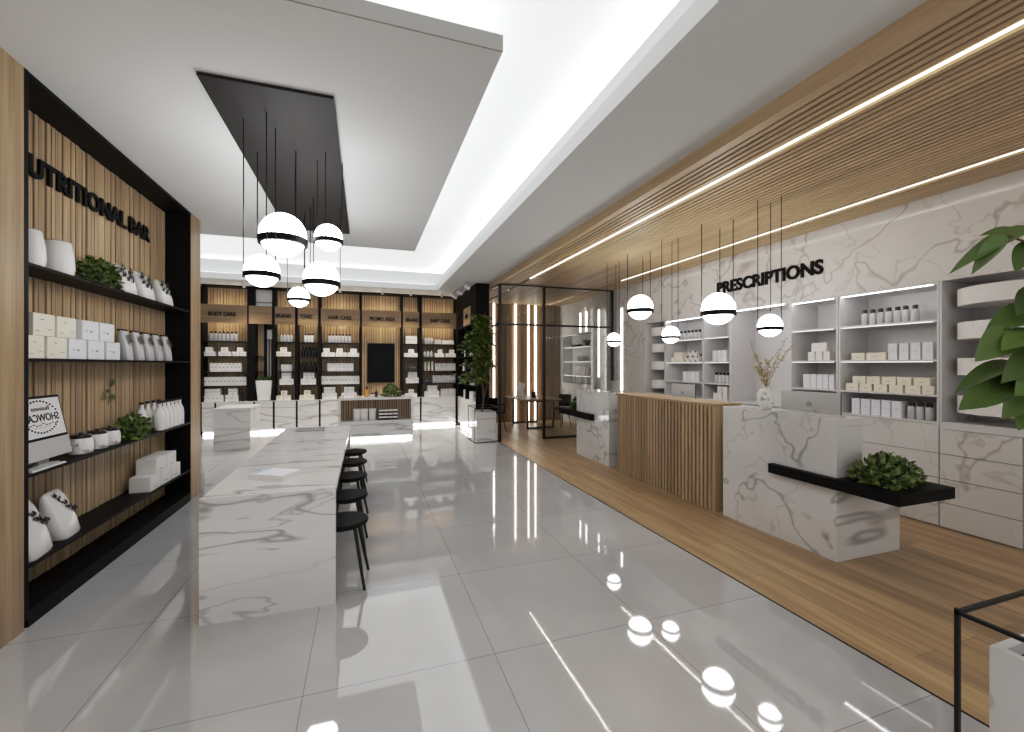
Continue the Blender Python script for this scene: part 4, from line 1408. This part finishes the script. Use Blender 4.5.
KPUMP = Kind(mk_pump)
KPUMP.put((pX(241.8), YP, ZB), 'black pump bottle at right end of cabinet top under BODY CARE')
w = 'unit right of niche'
brow(b_clear, 280, 293, 4, SZ[0], 'pale bottles', 'on top shelf, ' + w, GB)
pyramid(x_cream, 276.5, 291.5, 2, 280.5, 287.5, 1, SZ[1], 'cream cartons', 'second shelf, ' + w, GK)
brow(b_white, 281, 292, 4, SZ[2], 'white dark-capped bottles', 'on third shelf, ' + w, GB)
pyramid(x_cube, 280, 294, 4, 282, 291.5, 3, SZ[3], 'white cartons', 'fourth shelf, ' + w, GX)
pyramid(x_cream, 276.5, 291.5, 2, 281, 288, 1, ZB, 'cream cartons', 'cabinet top, ' + w, GK)
w = 'under TONIC'
brow(b_white, 304, 314, 3, SZ[0], 'white dark-capped bottles', 'on top shelf ' + w, GB)
brow(b_dark, 301.5, 317, 5, SZ[1], 'dark bottles', 'on second shelf ' + w, GB)
brow(b_dark, 300.5, 317, 4, SZ[2], 'dark bottles', 'on third shelf ' + w, GB)
pyramid(x_cube, 301, 316.5, 4, 303.5, 314.5, 3, SZ[3], 'white cartons', 'fourth shelf ' + w, GX)
pyramid(x_cream, 299.5, 315, 2, 304, 311, 1, ZB, 'cream cartons', 'cabinet top ' + w, GK)
w = 'under HAIR CARE'
brow(b_grey, 328, 351.5, 7, SZ[0], 'grey black-capped bottles', 'on top shelf ' + w, GB)
brow(x_base, 321.5, 335, 2, SZ[1], 'low white cartons', 'at left, second shelf ' + w, GX); brow(x_base, 323.5, 330, 1, SZ[1] + .101, 'white cartons', 'stacked at left, second shelf ' + w, GX)
brow(x_base, 335.5, 347, 2, SZ[1], 'low white cartons', 'at middle, second shelf ' + w, GX); brow(x_base, 336.5, 343, 1, SZ[1] + .101, 'white cartons', 'stacked at middle, second shelf ' + w, GX)
brow(x_base, 347.5, 359.5, 2, SZ[1], 'low white cartons', 'at right, second shelf ' + w, GX); brow(x_base, 350, 357, 1, SZ[1] + .101, 'white cartons', 'stacked at right, second shelf ' + w, GX)
brow(x_grey, 327.5, 353.5, 7, SZ[2], 'upright grey cartons', 'on third shelf ' + w, GX)
brow(x_tall, 321.5, 359.5, 10, SZ[3], 'upright white cartons', 'on fourth shelf ' + w, GX)
pyramid(x_cube, 322, 337, 4, 324, 335.5, 3, ZB, 'white cartons', 'left stack ' + w, GX)
pyramid(x_cube, 341.5, 357, 4, 344, 354.5, 3, ZB, 'white cartons', 'right stack ' + w, GX)
w = 'right of black screen'
brow(x_tall, 405.5, 417, 4, SZ[0], 'upright white cartons', 'on top shelf ' + w, GX)
pyramid(x_base, 403.8, 417.5, 2, 408, 414, 1, SZ[1], 'white cartons', 'second shelf ' + w, GX)
brow(x_dark, 408.5, 416.5, 3, SZ[2], 'dark cartons', 'on third shelf ' + w, 'dark cartons')
pyramid(x_cube, 405.5, 418.6, 4, 407.5, 417, 3, SZ[3], 'white cartons', 'fourth shelf ' + w, GX)
pyramid(x_base, 404.5, 417, 2, 408, 414, 1, ZB, 'white cartons', 'cabinet top ' + w, GX)
w = 'under BABY CARE'
brow(b_clear, 424, 433, 3, SZ[0], 'pale bottles', 'at left of top shelf ' + w, GB)
brow(x_grey, 434.5, 441, 2, SZ[0], 'grey cartons', 'at middle of top shelf ' + w, GX, 0.94, 0.6)
brow(x_base, 442, 453.5, 4, SZ[0], 'low cartons', 'at right of top shelf ' + w, GX)
brow(b_clear, 423, 433, 3, SZ[1], 'pale bottles', 'at left of second shelf ' + w, GB)
pyramid(x_base, 434.5, 444, 2, 437.5, 442, 1, SZ[1], 'white cartons', 'middle of second shelf ' + w, GX)
pyramid(x_base, 445, 455.5, 2, 449, 454, 1, SZ[1], 'white cartons', 'right of second shelf ' + w, GX)
brow(t_cream, 423.5, 434, 3, SZ[2], 'cream tubes', 'on third shelf ' + w, 'tubes under BABY CARE')
brow(t_white, 435, 455.5, 10, SZ[2], 'white tubes', 'on third shelf ' + w, 'tubes under BABY CARE')
brow(x_dark, 422.5, 431.5, 1, SZ[3], 'dark grey cartons', 'on fourth shelf ' + w, 'dark cartons', 0.94, 0.7)
brow(t_white, 432.5, 455.5, 11, SZ[3], 'white tubes', 'on fourth shelf ' + w, 'tubes under BABY CARE')
pyramid(x_cube, 424, 439, 4, 427, 437, 3, ZB, 'white cartons', 'left stack ' + w, GX)
brow(t_white, 440.5, 455.5, 8, ZB, 'white tubes', 'on cabinet top ' + w, 'tubes under BABY CARE')
# black screen
xs0, xs1 = xa(367.5, YB + 0.2), xa(394.8, YB + 0.2)
t = thing('wall_screen', 'upright black screen on the oak slats above the island', 'screen', ((xs0 + xs1) / 2, YBK - 0.06, 1.14))
hw = (xs1 - xs0) / 2
MB().box(-hw, hw, -0.02, 0.025, 0, 1.0).build('housing', 'black', t, bevel=0.004)
MB().box(-hw + 0.02, hw - 0.02, -0.0225, -0.02, 0.02, 0.98).build('screen', 'screen', t)

# ---- black corner tower at the right end
XT = 2.3
t = thing('corner_shelving_unit', 'black corner shelving tower with small oak sign board behind the tree', 'shelving unit', (XT, 9.27, 0))
o_ = tuple(t.location)
MB(o_).box(2.56, 2.6, 9.27, 11.3, 0, ZC - 0.002).build('back_panel', 'black', t)
MB(o_).box(XT, 2.56, 9.27, 9.31, 0, ZC - 0.002).build('side_panel', 'black', t)
MB(o_).box(XT, 2.56, 10.3, 10.33, 0.77, 2.53).build('divider', 'black', t)
MB(o_).box(XT, 2.6, 11.3, YBK, 0, ZC - 0.002).build('side_panel', 'black', t)
MB(o_).box(XT, 2.56, 9.31, 11.3, 2.94, ZC - 0.002).build('top_panel', 'black', t)
sb = MB(o_).box(XT - 0.02, XT, 9.75, 10.45, 2.53, 2.94).build('sign_board', 'oak_y', t)
mb = MB(o_); lettering(mb, 'SUN', 0.1, 0.2, (XT - 0.0205, 10.2, 2.69), (0, -1, 0), (0, 0, 1), 0.012, 0.03); mb.build('lettering', 'black', sb)
for z in SZ:
    MB(o_).box(XT + 0.01, 2.56, 9.31, 11.3, z - 0.02, z).build('shelf', 'black', t)
MB(o_).box(XT + 0.01, 2.56, 9.31, 11.3, 2.51, 2.94).build('sign_backing', 'black', t)
MB(o_).box(XT + 0.01, 2.56, 9.31, 11.3, 0.11, ZB).build('marble_base', 'marble', t)
MB(o_).box(XT + 0.1, XT + 0.12, 9.35, 11.3, 0.02, 0.075).build('light_strip', 'led_cool', t)
for i, (y, z) in enumerate(((9.95, SZ[1]), (10.12, SZ[1]), (10.0, SZ[2]), (9.9, SZ[3]), (10.1, SZ[3]), (9.95, ZB), (10.15, ZB), (10.7, SZ[1]), (10.9, SZ[2]), (10.8, ZB))):
    x_tall.put((XT + 0.12, y, z), ['white carton on second shelf of black corner tower, nearer one', 'white carton on second shelf of black corner tower, second one', 'lone white carton on third shelf of black corner tower', 'white carton on fourth shelf of black corner tower, nearer one', 'white carton on fourth shelf of black corner tower, farther one', 'white carton on base of black corner tower, nearest one', 'white carton on base of black corner tower, middle one', 'white carton on second shelf of corner tower, beyond the divider', 'white carton on third shelf of corner tower, beyond the divider', 'white carton on base of corner tower, beyond the divider'][i], 'cartons in the black corner tower')

# ---- island with niche
YI = 9.62
xi0, xi1 = xa(338, YI), xa(413.3, YI)
t = thing('display_counter', 'low marble display island with oak slatted niche before the black screen', 'counter', (xi0, YI, 0))
o_ = tuple(t.location)
YI2 = YI + 0.62
zi = 0.905
MB(o_).box(xi0, xi1, YI, YI2, zi - 0.05, zi).build('top', 'marble', t)
MB(o_).box(xi0, xi1, YI, YI2, 0.09, 0.415).build('base', 'marble', t)
MB(o_).box(xi0, xi0 + 0.05, YI, YI2, 0.415, zi - 0.05).box(xi1 - 0.05, xi1, YI, YI2, 0.415, zi - 0.05).build('side_panel', 'marble', t)
mb = MB(o_); x = xi0 + 0.05
mb.box(xi0 + 0.05, xi1 - 0.05, YI + 0.34, YI + 0.36, 0.415, zi - 0.05, 1)
while x < xi1 - 0.06:
    mb.box(x, min(x + 0.038, xi1 - 0.05), YI + 0.32, YI + 0.34, 0.415, zi - 0.05, 0); x += 0.05
mb.build('slatted_back', ['oak_z', 'groove'], t)
MB(o_).box(xi0 + 0.05, xi1 - 0.05, YI + 0.08, YI2 - 0.05, 0, 0.09).build('plinth', 'plaster', t)
MB(o_).box(xi0 + 0.05, xi1 - 0.02, YI + 0.06, YI + 0.079, 0.02, 0.052).build('light_strip', 'led_cool', t)


def mk_can(label, group):
    t = thing('canister', label, 'canister')
    MB().lathe([(0.07, 0), (0.075, 0.006), (0.075, 0.215), (0.07, 0.22), (0, 0.22)], n=22).build('body', 'ceramic', t, smooth=True)
    MB().lathe([(0.077, 0.205), (0.077, 0.238), (0.07, 0.245), (0.0, 0.245)], n=22).build('lid', 'white', t, smooth=True)
    return t


K = Kind(mk_can)
for i, u in enumerate((357, 364.3, 372.4)):
    K.put((xa(u, YI + 0.16), YI + 0.16, 0.415), rowlabel(i, 3, '', 'white canisters', 'in the island niche'), 'canisters in the island niche')


def mk_tin(label, group):
    t = thing('cream_jar', label, 'jar')
    MB().lathe([(0.05, 0), (0.052, 0.004), (0.052, 0.038), (0.0, 0.038)], n=18).build('body', 'dark', t, smooth=True)
    MB().lathe([(0.053, 0.038), (0.053, 0.066), (0.05, 0.07), (0.0, 0.07)], n=18).build('lid', 'white', t, smooth=True)
    return t


K = Kind(mk_tin)
for j in range(3):
    for i in range(4):
        u = 381.3 + i * 4.7
        K.put((xa(u, YI + 0.14), YI + 0.14, 0.415 + j * 0.071), f"{nth(i, 4)} of four white-lidded jars in {['bottom', 'middle', 'top'][j]} layer of the island stack", 'stacked jars in the island niche')
t = thing('pump_bottle', 'amber bottle with dark cap standing on the island top', 'bottle', (xa(366.7, YI + 0.2), YI + 0.2, zi))
MB().lathe([(0.036, 0), (0.04, 0.006), (0.04, 0.14), (0.016, 0.17), (0, 0.17)], n=18).build('body', 'amber', t, smooth=True)
MB().lathe([(0.02, 0.17), (0.02, 0.215), (0, 0.215)], n=14).build('cap', 'dark', t, smooth=True)
t = thing('cream_jar', 'open pale jar with dark lid leaning, on island top beside amber bottle', 'jar', (xa(373, YI + 0.2), YI + 0.2, zi))
MB().lathe([(0.04, 0), (0.045, 0.005), (0.045, 0.06), (0.04, 0.065), (0, 0.065)], n=18).build('body', 'tin', t, smooth=True)
MB().lathe([(0.0, 0.065), (0.047, 0.067), (0.047, 0.085), (0, 0.087)], n=18).build('lid', 'dark', t, smooth=True)
KPUMP.put((xa(376.3, YI + 0.22), YI + 0.22, zi), 'black pump bottle standing on the island top', None, 0, (0.8, 0.8, 0.6))
bush('leafy_plant', 'round green plant on the right part of the island top', (xa(391.5, YI + 0.25), YI + 0.25, zi), 0.2, 0.2, 0.25, 300, 0.07, 'leaf', 31)

# ---- pale block counter at the left
t = thing('display_counter', 'pale marble block counter at the back left by BODY CARE', 'counter', (-2.34, 9.7, 0))
o_ = tuple(t.location)
MB(o_).box(-2.63, -2.04, 9.3, 10.1, 0.0, 0.75).build('base', 'marble_wall', t)
MB(o_).box(-2.635, -2.035, 9.295, 10.105, 0.752, 0.79).build('top', 'lacquer', t, bevel=0.003)


# ================================================================== PLANTERS AND TREES
def planter(x, y, label, h=0.62, zf=0.72):
    """(x, y) is the frame's far left corner"""
    t = thing('planter', label, 'planter', (x + 0.28, y - 0.3, 0))
    o_ = tuple(t.location)
    bx0, bx1, by0, by1 = x + 0.055, x + 0.475, y - 0.52, y - 0.06
    mb = MB(o_); w_ = 0.03
    mb.box(bx0, bx1, by0, by0 + w_, 0, h).box(bx0, bx1, by1 - w_, by1, 0, h).box(bx0, bx0 + w_, by0 + w_, by1 - w_, 0, h).box(bx1 - w_, bx1, by0 + w_, by1 - w_, 0, h).box(bx0 + w_, bx1 - w_, by0 + w_, by1 - w_, 0, 0.05)
    mb.build('pot', 'marble', t)
    MB(o_).box(bx0 + w_, bx1 - w_, by0 + w_, by1 - w_, 0.3, h - 0.04).build('soil', 'soil', t)
    q = 0.0135; fx1, fy0 = x + 0.5, y - 0.6
    mb = MB(o_)
    for z in (q / 2, zf - q / 2):
        mb.bar((x, y, z), (fx1, y, z), q).bar((x, fy0, z), (fx1, fy0, z), q).bar((x, y, z), (x, fy0, z), q).bar((fx1, y, z), (fx1, fy0, z), q)
    for px in (x, fx1):
        for py in (y, fy0): mb.bar((px, py, 0), (px, py, zf), q)
    mb.build('wire_frame', 'metal_black', t)
    return (bx0 + bx1) / 2, (by0 + by1) / 2, h - 0.04


cx_, cy_, cz_ = planter(2.115, 9.22, 'white marble planter in black wire frame holding the tall tree')
t = thing('indoor_tree', 'tall leafy green tree in marble planter before the black corner tower', 'tree', (cx_ - 0.03, cy_, cz_))
r = random.Random(77)
mb = MB(); ml = MB()
H = 2.03
stem = [Vector((0.03 * math.sin(i * 1.3), 0.03 * math.cos(i * 1.7), H * i / 8)) for i in range(9)]
mb.tube(stem, [0.02 - 0.0015 * i for i in range(9)], 8)
mb.tube([stem[1], stem[1] + Vector((0.08, 0.03, 0.3)), stem[1] + Vector((0.1, 0.0, 0.9))], [0.012, 0.01, 0.006], 7)
for i in range(70):
    s_ = r.uniform(0.34, 1.0); p = stem[min(7, int(s_ * 8))].lerp(stem[min(8, int(s_ * 8) + 1)], s_ * 8 - int(s_ * 8))
    a = r.uniform(0, 6.283)
    prof = 0.54 * (1 - max(0, s_ - 0.5) * 1.2)
    L = prof * r.uniform(0.55, 1.0)
    q = p + Vector((math.cos(a) * L, math.sin(a) * L, r.uniform(-0.02, 0.22) * (1 if s_ > 0.4 else 0.3)))
    mb.tube([p, p.lerp(q, 0.5) + Vector((0, 0, 0.03)), q], [0.007, 0.005, 0.003], 5)
    q.x = min(q.x, 0.12); q.y = min(q.y, 0.12)
    for j in range(26):
        f_ = r.uniform(0.25, 1.1)
        c = p.lerp(q, f_) + Vector((r.uniform(-.07, .05), r.uniform(-.07, .07), r.uniform(-.08, .06)))
        b_ = r.uniform(0, 6.283)
        ml.leaf(c, (math.cos(b_), math.sin(b_), r.uniform(-.7, .4)), (r.uniform(-.5, .5), r.uniform(-.5, .5), 1), r.uniform(0.09, 0.14), r.uniform(0.05, 0.075), 0, 0.25)
mb.build('trunk', 'bark', t, smooth=True); ml.build('foliage', 'leaf', t)

cx_, cy_, cz_ = planter(2.01, 0.965, 'white marble planter in black wire frame at the near right corner')
# broad leaved plant in it
t = thing('broad_leaf_plant', 'broad-leaved green plant at the right edge, rising from the near planter', 'plant', (cx_, cy_, cz_))
r = random.Random(5)
def wpt(u, v, tt):
    a = (u - CX) / F
    return Vector(((SN + CS * a) * tt, (CS - SN * a) * tt, EYE + (HV - v) / F * tt))
BIG = [  # base, tip, depth at base and tip, width
    (1036, 226, 963, 247, 1.42, 1.34, 0.062), (1004, 234, 978, 263, 1.38, 1.35, 0.045), (1022, 232, 990, 226, 1.44, 1.42, 0.04), (1036, 240, 1017, 268, 1.4, 1.36, 0.06),
    (1040, 310, 996, 322, 1.42, 1.37, 0.085), (1014, 330, 981, 357, 1.38, 1.34, 0.085), (1018, 362, 963, 375, 1.40, 1.33, 0.06), (1022, 370, 988, 402, 1.38, 1.32, 0.075),
    (1002, 386, 963, 407, 1.37, 1.31, 0.075), (1032, 386, 1008, 415, 1.36, 1.3, 0.075), (1042, 332, 1006, 344, 1.37, 1.32, 0.08), (1046, 352, 1012, 372, 1.36, 1.3, 0.08),
    (1046, 286, 1020, 306, 1.4, 1.36, 0.07), (1044, 398, 1022, 424, 1.36, 1.3, 0.08), (1050, 372, 1020, 392, 1.34, 1.29, 0.08),
    (1060, 270, 1040, 230, 1.4, 1.36, 0.1), (1080, 330, 1120, 300, 1.4, 1.38, 0.1), (1075, 370, 1110, 400, 1.4, 1.36, 0.1), (1070, 250, 1100, 215, 1.42, 1.4, 0.1), (1060, 290, 1090, 270, 1.35, 1.3, 0.1),
    (1090, 350, 1130, 350, 1.38, 1.36, 0.1), (1066, 320, 1050, 350, 1.34, 1.28, 0.09), (1070, 400, 1062, 436, 1.34, 1.3, 0.09)]
mb = MB(t.location); ml = MB(t.location)
base = Vector(t.location)
main = [base, base + Vector((-0.01, 0.03, 0.4)), base + Vector((-0.02, 0.06, 0.85)), base + Vector((-0.03, 0.08, 1.25)), base + Vector((-0.05, 0.1, 1.6))]
mb.tube(main, [0.014, 0.012, 0.011, 0.009, 0.006], 8)
for (u0, v0, u1, v1, t0, t1, W) in BIG:
    a = wpt(u0, v0, t0); b = wpt(u1, v1, t1)
    zz = a.z - base.z - 0.12
    k = min(3, max(0, int(zz / 0.42))); f_ = max(0, min(1, zz / 0.42 - k))
    p = main[k].lerp(main[k + 1], f_)
    mb.tube([p, p.lerp(a, 0.5) + Vector((0, 0, 0.03)), a], [0.005, 0.004, 0.0035], 6)
    d = b - a
    view = Vector((-SN, -CS, 0)) * 0.55 + Vector((r.uniform(-.3, .3), r.uniform(-.3, .3), 0.75))
    ml.leaf(a, d, view, d.length * 1.04, W * 1.12, 0, r.uniform(0.05, 0.28), 8)
mb.build('stems', 'bark', t, smooth=True)
ml.build('leaves', 'leaf_big', t, smooth=True)

# ================================================================== GLASS ROOM
t = thing('glass_partition', 'black framed glass partition of the consulting room at the back right', 'partition', (2.655, 8.64, 0))
o_ = tuple(t.location)
q = 0.05; YG = 8.64; XG = 2.655; ZG = 3.255
for (px, py, zb) in ((XG, YG, 0), (3.646, YG, 0)):
    MB(o_).box(px - q / 2, px + q / 2, py - q / 2, py + q / 2, zb, ZG).build('post', 'metal_black', t)
MB(o_).box(5.29, 5.345, YG - q / 2, YG + q / 2, 1.24, ZG).build('post', 'metal_black', t)
MB(o_).box(XG, 5.345, YG - q / 2, YG + q / 2, ZG - 0.0, ZG + q - 0.025).build('top_rail', 'metal_black', t)
MB(o_).box(XG, 5.345, YG - 0.02, YG + 0.02, 2.42, 2.46).build('middle_rail', 'metal_black', t)
MB(o_).box(3.672, 5.345, YG - 0.025, YG + 0.025, 0.0, 0.045).build('bottom_rail', 'metal_black', t)
MB(o_).box(XG - 0.02, XG + 0.02, YG + q / 2, 9.27, 2.42, 2.46).box(XG - q / 2, XG + q / 2, YG + q / 2, 9.27, ZG, ZG + 0.03).build('side_rail', 'metal_black', t)
MB(o_).box(3.672, 5.29, YG - 0.004, YG + 0.004, 0.045, 2.42).build('glass_pane', 'glass', t)
MB(o_).box(XG + 0.026, 3.62, YG - 0.004, YG + 0.004, 2.46, ZG).build('glass_pane', 'glass', t)
MB(o_).box(3.672, 5.29, YG - 0.004, YG + 0.004, 2.46, ZG).build('glass_pane', 'glass', t)

t = thing('desk', 'oak desk with black square frame legs inside the glass room', 'desk', (4.15, 10.6, 0))
MB().box(-0.52, 0.5, -0.72, 0.75, 0.71, 0.745).build('desktop', 'oak_x', t, bevel=0.003)
for y in (-0.5, 0.6):
    mb = MB(); mb.bar((-0.33, y, 0.02), (0.36, y, 0.02), 0.04).bar((-0.33, y, 0.02), (-0.33, y, 0.69), 0.04).bar((0.36, y, 0.02), (0.36, y, 0.69), 0.04).bar((-0.33, y, 0.69), (0.36, y, 0.69), 0.04)
    mb.build('leg', 'metal_black', t)
t = thing('picture_frame', 'white frame leaning upright on the desk in glass room', 'frame', (3.93, 11.0, 0.745), 0.35)
MB().add([(-0.02, -0.13, 0), (0.0, -0.13, 0), (0.0, 0.13, 0), (-0.02, 0.13, 0), (0.08, -0.13, 0.36), (0.1, -0.13, 0.36), (0.1, 0.13, 0.36), (0.08, 0.13, 0.36)], [(3, 2, 1, 0), (4, 5, 6, 7), (0, 1, 5, 4), (1, 2, 6, 5), (2, 3, 7, 6), (3, 0, 4, 7)]).build('panel', 'white', t)
MB().add([(0.0, -0.02, 0), (0.2, -0.02, 0), (0.2, 0.02, 0), (0.085, -0.02, 0.25), (0.085, 0.02, 0.25), (0.0, 0.02, 0)], [(0, 1, 3), (5, 4, 2), (1, 2, 4, 3)]).build('strut', 'white', t)
t = thing('pen_cup', 'black cup standing on the desk in glass room', 'cup', (4.12, 10.45, 0.745))
MB().lathe([(0.055, 0), (0.06, 0.005), (0.062, 0.15), (0.055, 0.15), (0.053, 0.02), (0, 0.02)], n=20).build('body', 'dark', t, smooth=True)
MB().tube([(0.02, 0, 0.02), (0.035, 0.01, 0.2)], 0.005, 6).tube([(-0.02, 0.01, 0.02), (-0.035, 0.0, 0.19)], 0.005, 6).build('pens', 'black', t)


def chair(loc, rz, label):
    t = thing('office_chair', label, 'chair', loc, rz, 'black shell chairs in the glass room')
    MB().lathe([(0.2, 0.44), (0.235, 0.45), (0.24, 0.47), (0.22, 0.49), (0, 0.48)], n=26, sx=1.0, sy=1.0).build('seat', 'black', t, smooth=True)
    mb = MB(); mb.ring(0, 0, 0.225, 0.25, 0.5, 0.82, math.radians(110), math.radians(250), 18); mb.build('backrest', 'black', t, smooth=True)
    for s_ in (-1, 1):
        mb = MB(); mb.ring(0, 0, 0.228, 0.255, 0.64, 0.67, math.radians(62 if s_ > 0 else 248), math.radians(112 if s_ > 0 else 298), 8)
        a = math.radians(64 * s_); mb.tube([(0.24 * math.cos(a), 0.24 * math.sin(a), 0.46), (0.24 * math.cos(a), 0.24 * math.sin(a), 0.65)], 0.01, 6)
        mb.build('armrest', 'black', t, smooth=True)
    for a in (45, 135, 225, 315):
        c, s_ = math.cos(math.radians(a)), math.sin(math.radians(a))
        MB().tube([(0.15 * c, 0.15 * s_, 0.45), (0.25 * c, 0.25 * s_, 0)], [0.013, 0.009], 8).build('leg', 'metal_black', t, smooth=True)
    return t


chair((4.82, 10.25, 0), math.pi + 0.25, 'black shell chair at the right side of the oak desk')
chair((2.98, 10.0, 0), 0.2, 'black shell armchair left of the desk, behind the planter')

# niche shelving in the marble of the glass room
t = thing('wall_niche_shelves', 'pale grey niche with white shelves in the marble of glass room', 'shelving unit', (XM, 9.7, 1.09))
o_ = tuple(t.location)
MB(o_).box(XM + 0.28, XM + 0.298, 9.69, 11.3, 1.09, 2.418).build('back_panel', 'lacquer', t)
for z in (2.08, 1.69, 1.31):
    MB(o_).box(XM + 0.005, XM + 0.28, 9.69, 11.3, z - 0.02, z).build('shelf', 'white', t)
    MB(o_).box(XM + 0.01, XM + 0.02, 9.75, 11.2, z - 0.024, z - 0.0205).build('light_strip', 'led_dim', t)


def ny(u): return ya(u, XM + 0.12)


t = thing('potted_plant', 'small green potted plant on top niche shelf in glass room', 'plant', (XM + 0.12, ny(587.5), 2.08))
MB().lathe([(0.05, 0), (0.07, 0.1), (0.06, 0.1), (0.045, 0.01), (0, 0.01)], n=16).build('pot', 'dark', t, smooth=True)
mb = MB(); r = random.Random(8)
for i in range(60):
    a = r.uniform(0, 6.28); mb.leaf((0.04 * math.cos(a), 0.05 * math.sin(a), 0.09), (math.cos(a), math.sin(a), r.uniform(.3, 2)), (0, 0, 1), r.uniform(.06, .13), 0.05, 0, 0.3)
mb.build('foliage', 'leaf_dark', t)
t = thing('tray', 'dark tray on top niche shelf beside the small potted plant', 'tray', (XM + 0.12, ny(576.5), 2.08))
MB().lathe([(0.1, 0.0), (0.12, 0.03), (0.125, 0.06), (0.115, 0.06), (0.1, 0.01), (0, 0.01)], n=22, sy=1.9).build('body', 'dark', t, smooth=True)
for i, u in enumerate((578.5, 581.5, 584.5, 587)):
    b_clear.put((XM + 0.12, ny(u), 1.69), rowlabel(i, 4, '', 'pale bottles', 'on the second niche shelf in glass room'), 'bottles in the glass room niche')
for i, u in enumerate((577, 578.8, 580.6, 582.4, 584.2, 586, 589)):
    x_tall.put((XM + 0.12, ny(u), 1.31), rowlabel(i, 7, '', 'white books', 'on the third niche shelf in glass room'), 'white books in the glass room niche', math.pi / 2, (0.7, 1, 1.15))
for i, u in enumerate((574.5, 582.5, 587.5)):
    b_grey.put((XM + 0.12, ny(u), 1.09), rowlabel(i, 3, '', 'grey bottles', 'on the niche floor in glass room'), 'bottles on the niche floor')


# ================================================================== CEILING SPOTS
def mk_spot(label, group):
    t = thing('spotlight', label, 'spotlight', (0, 0, 0), 0, group)
    MB().lathe([(0.045, -0.02), (0.045, 0), (0, 0)], n=16).tube([(0, 0, -0.02), (0, 0, -0.07)], 0.012, 8).build('mount', 'white', t, smooth=True)
    mb = MB(); mb.tube([(0, -0.035, -0.065), (0, 0.075, -0.135)], [0.04, 0.045], 16); mb.build('head', 'white', t, smooth=True)
    MB().tube([(0, 0.0755, -0.1353), (0, 0.078, -0.137)], 0.036, 16).build('lens', 'led_cool', t)
    return t


K = Kind(mk_spot)
for i, u in enumerate((243.5, 304, 340, 382.5, 411, 442)):
    K.put((xa(u, 10.75), 10.75, ZC - 0.0005), rowlabel(i, 6, '', 'small white spotlights', 'above the back wall units'), 'spotlights along the back wall', 0, (0.65, 0.65, 0.75))
t = thing('track_light', 'white ceiling track with three spotlights near the black corner tower', 'spotlight', (2.08, 10.0, ZC))
MB().box(-0.018, 0.018, -0.85, 0.85, -0.03, -0.0005).build('rail', 'alu', t)
for y in (-0.75, 0.0, 0.65):
    mb = MB(); mb.tube([(0, y, -0.03), (0, y, -0.08)], 0.012, 8); mb.tube([(-0.04, y, -0.075), (0.075, y, -0.14)], [0.04, 0.045], 16); mb.build('spot_head', 'white', t, smooth=True)

# ================================================================== LIGHT
w = bpy.data.worlds.new('world'); S.world = w; w.use_nodes = True
bg = w.node_tree.nodes.get('Background')
bg.inputs[0].default_value = (0.97, 0.985, 1.0, 1); bg.inputs[1].default_value = 0.55


def area(name, loc, rot, sx, sy, e, col=(1, 0.97, 0.93)):
    l = bpy.data.lights.new(name, 'AREA'); l.shape = 'RECTANGLE'; l.size = sx; l.size_y = sy; l.energy = e; l.color = col
    o = bpy.data.objects.new(name, l); COL.objects.link(o); o.location = loc; o.rotation_euler = rot
    return o


for u in (243.5, 304, 340, 382.5, 411, 442):
    l = bpy.data.lights.new('spot_lamp', 'SPOT'); l.energy = 48; l.spot_size = math.radians(100); l.spot_blend = 0.8; l.color = (1, 0.88, 0.72); l.shadow_soft_size = 0.1
    o = bpy.data.objects.new('spot_lamp', l); COL.objects.link(o); o.location = (xa(u, 10.75), 10.86, ZC - 0.17)
    o.rotation_euler = (math.radians(-8), 0, 0)


def down(name, loc, e, deg, col=(1, 0.96, 0.9), rot=(0, 0, 0), r=0.05):
    l = bpy.data.lights.new(name, 'SPOT'); l.energy = e; l.spot_size = math.radians(deg); l.spot_blend = 0.9; l.color = col; l.shadow_soft_size = r
    o = bpy.data.objects.new(name, l); COL.objects.link(o); o.location = loc; o.rotation_euler = rot
    return o


for x, y0, y1, e in ((3.0765, 1.5, 8.0, 2.4), (4.8915, -1.0, 7.6, 3)):
    a_ = area('line_lamp', (x, (y0 + y1) / 2, 3.2815), (0, 0, 0), 0.003, y1 - y0, e, (1, 0.95, 0.87))
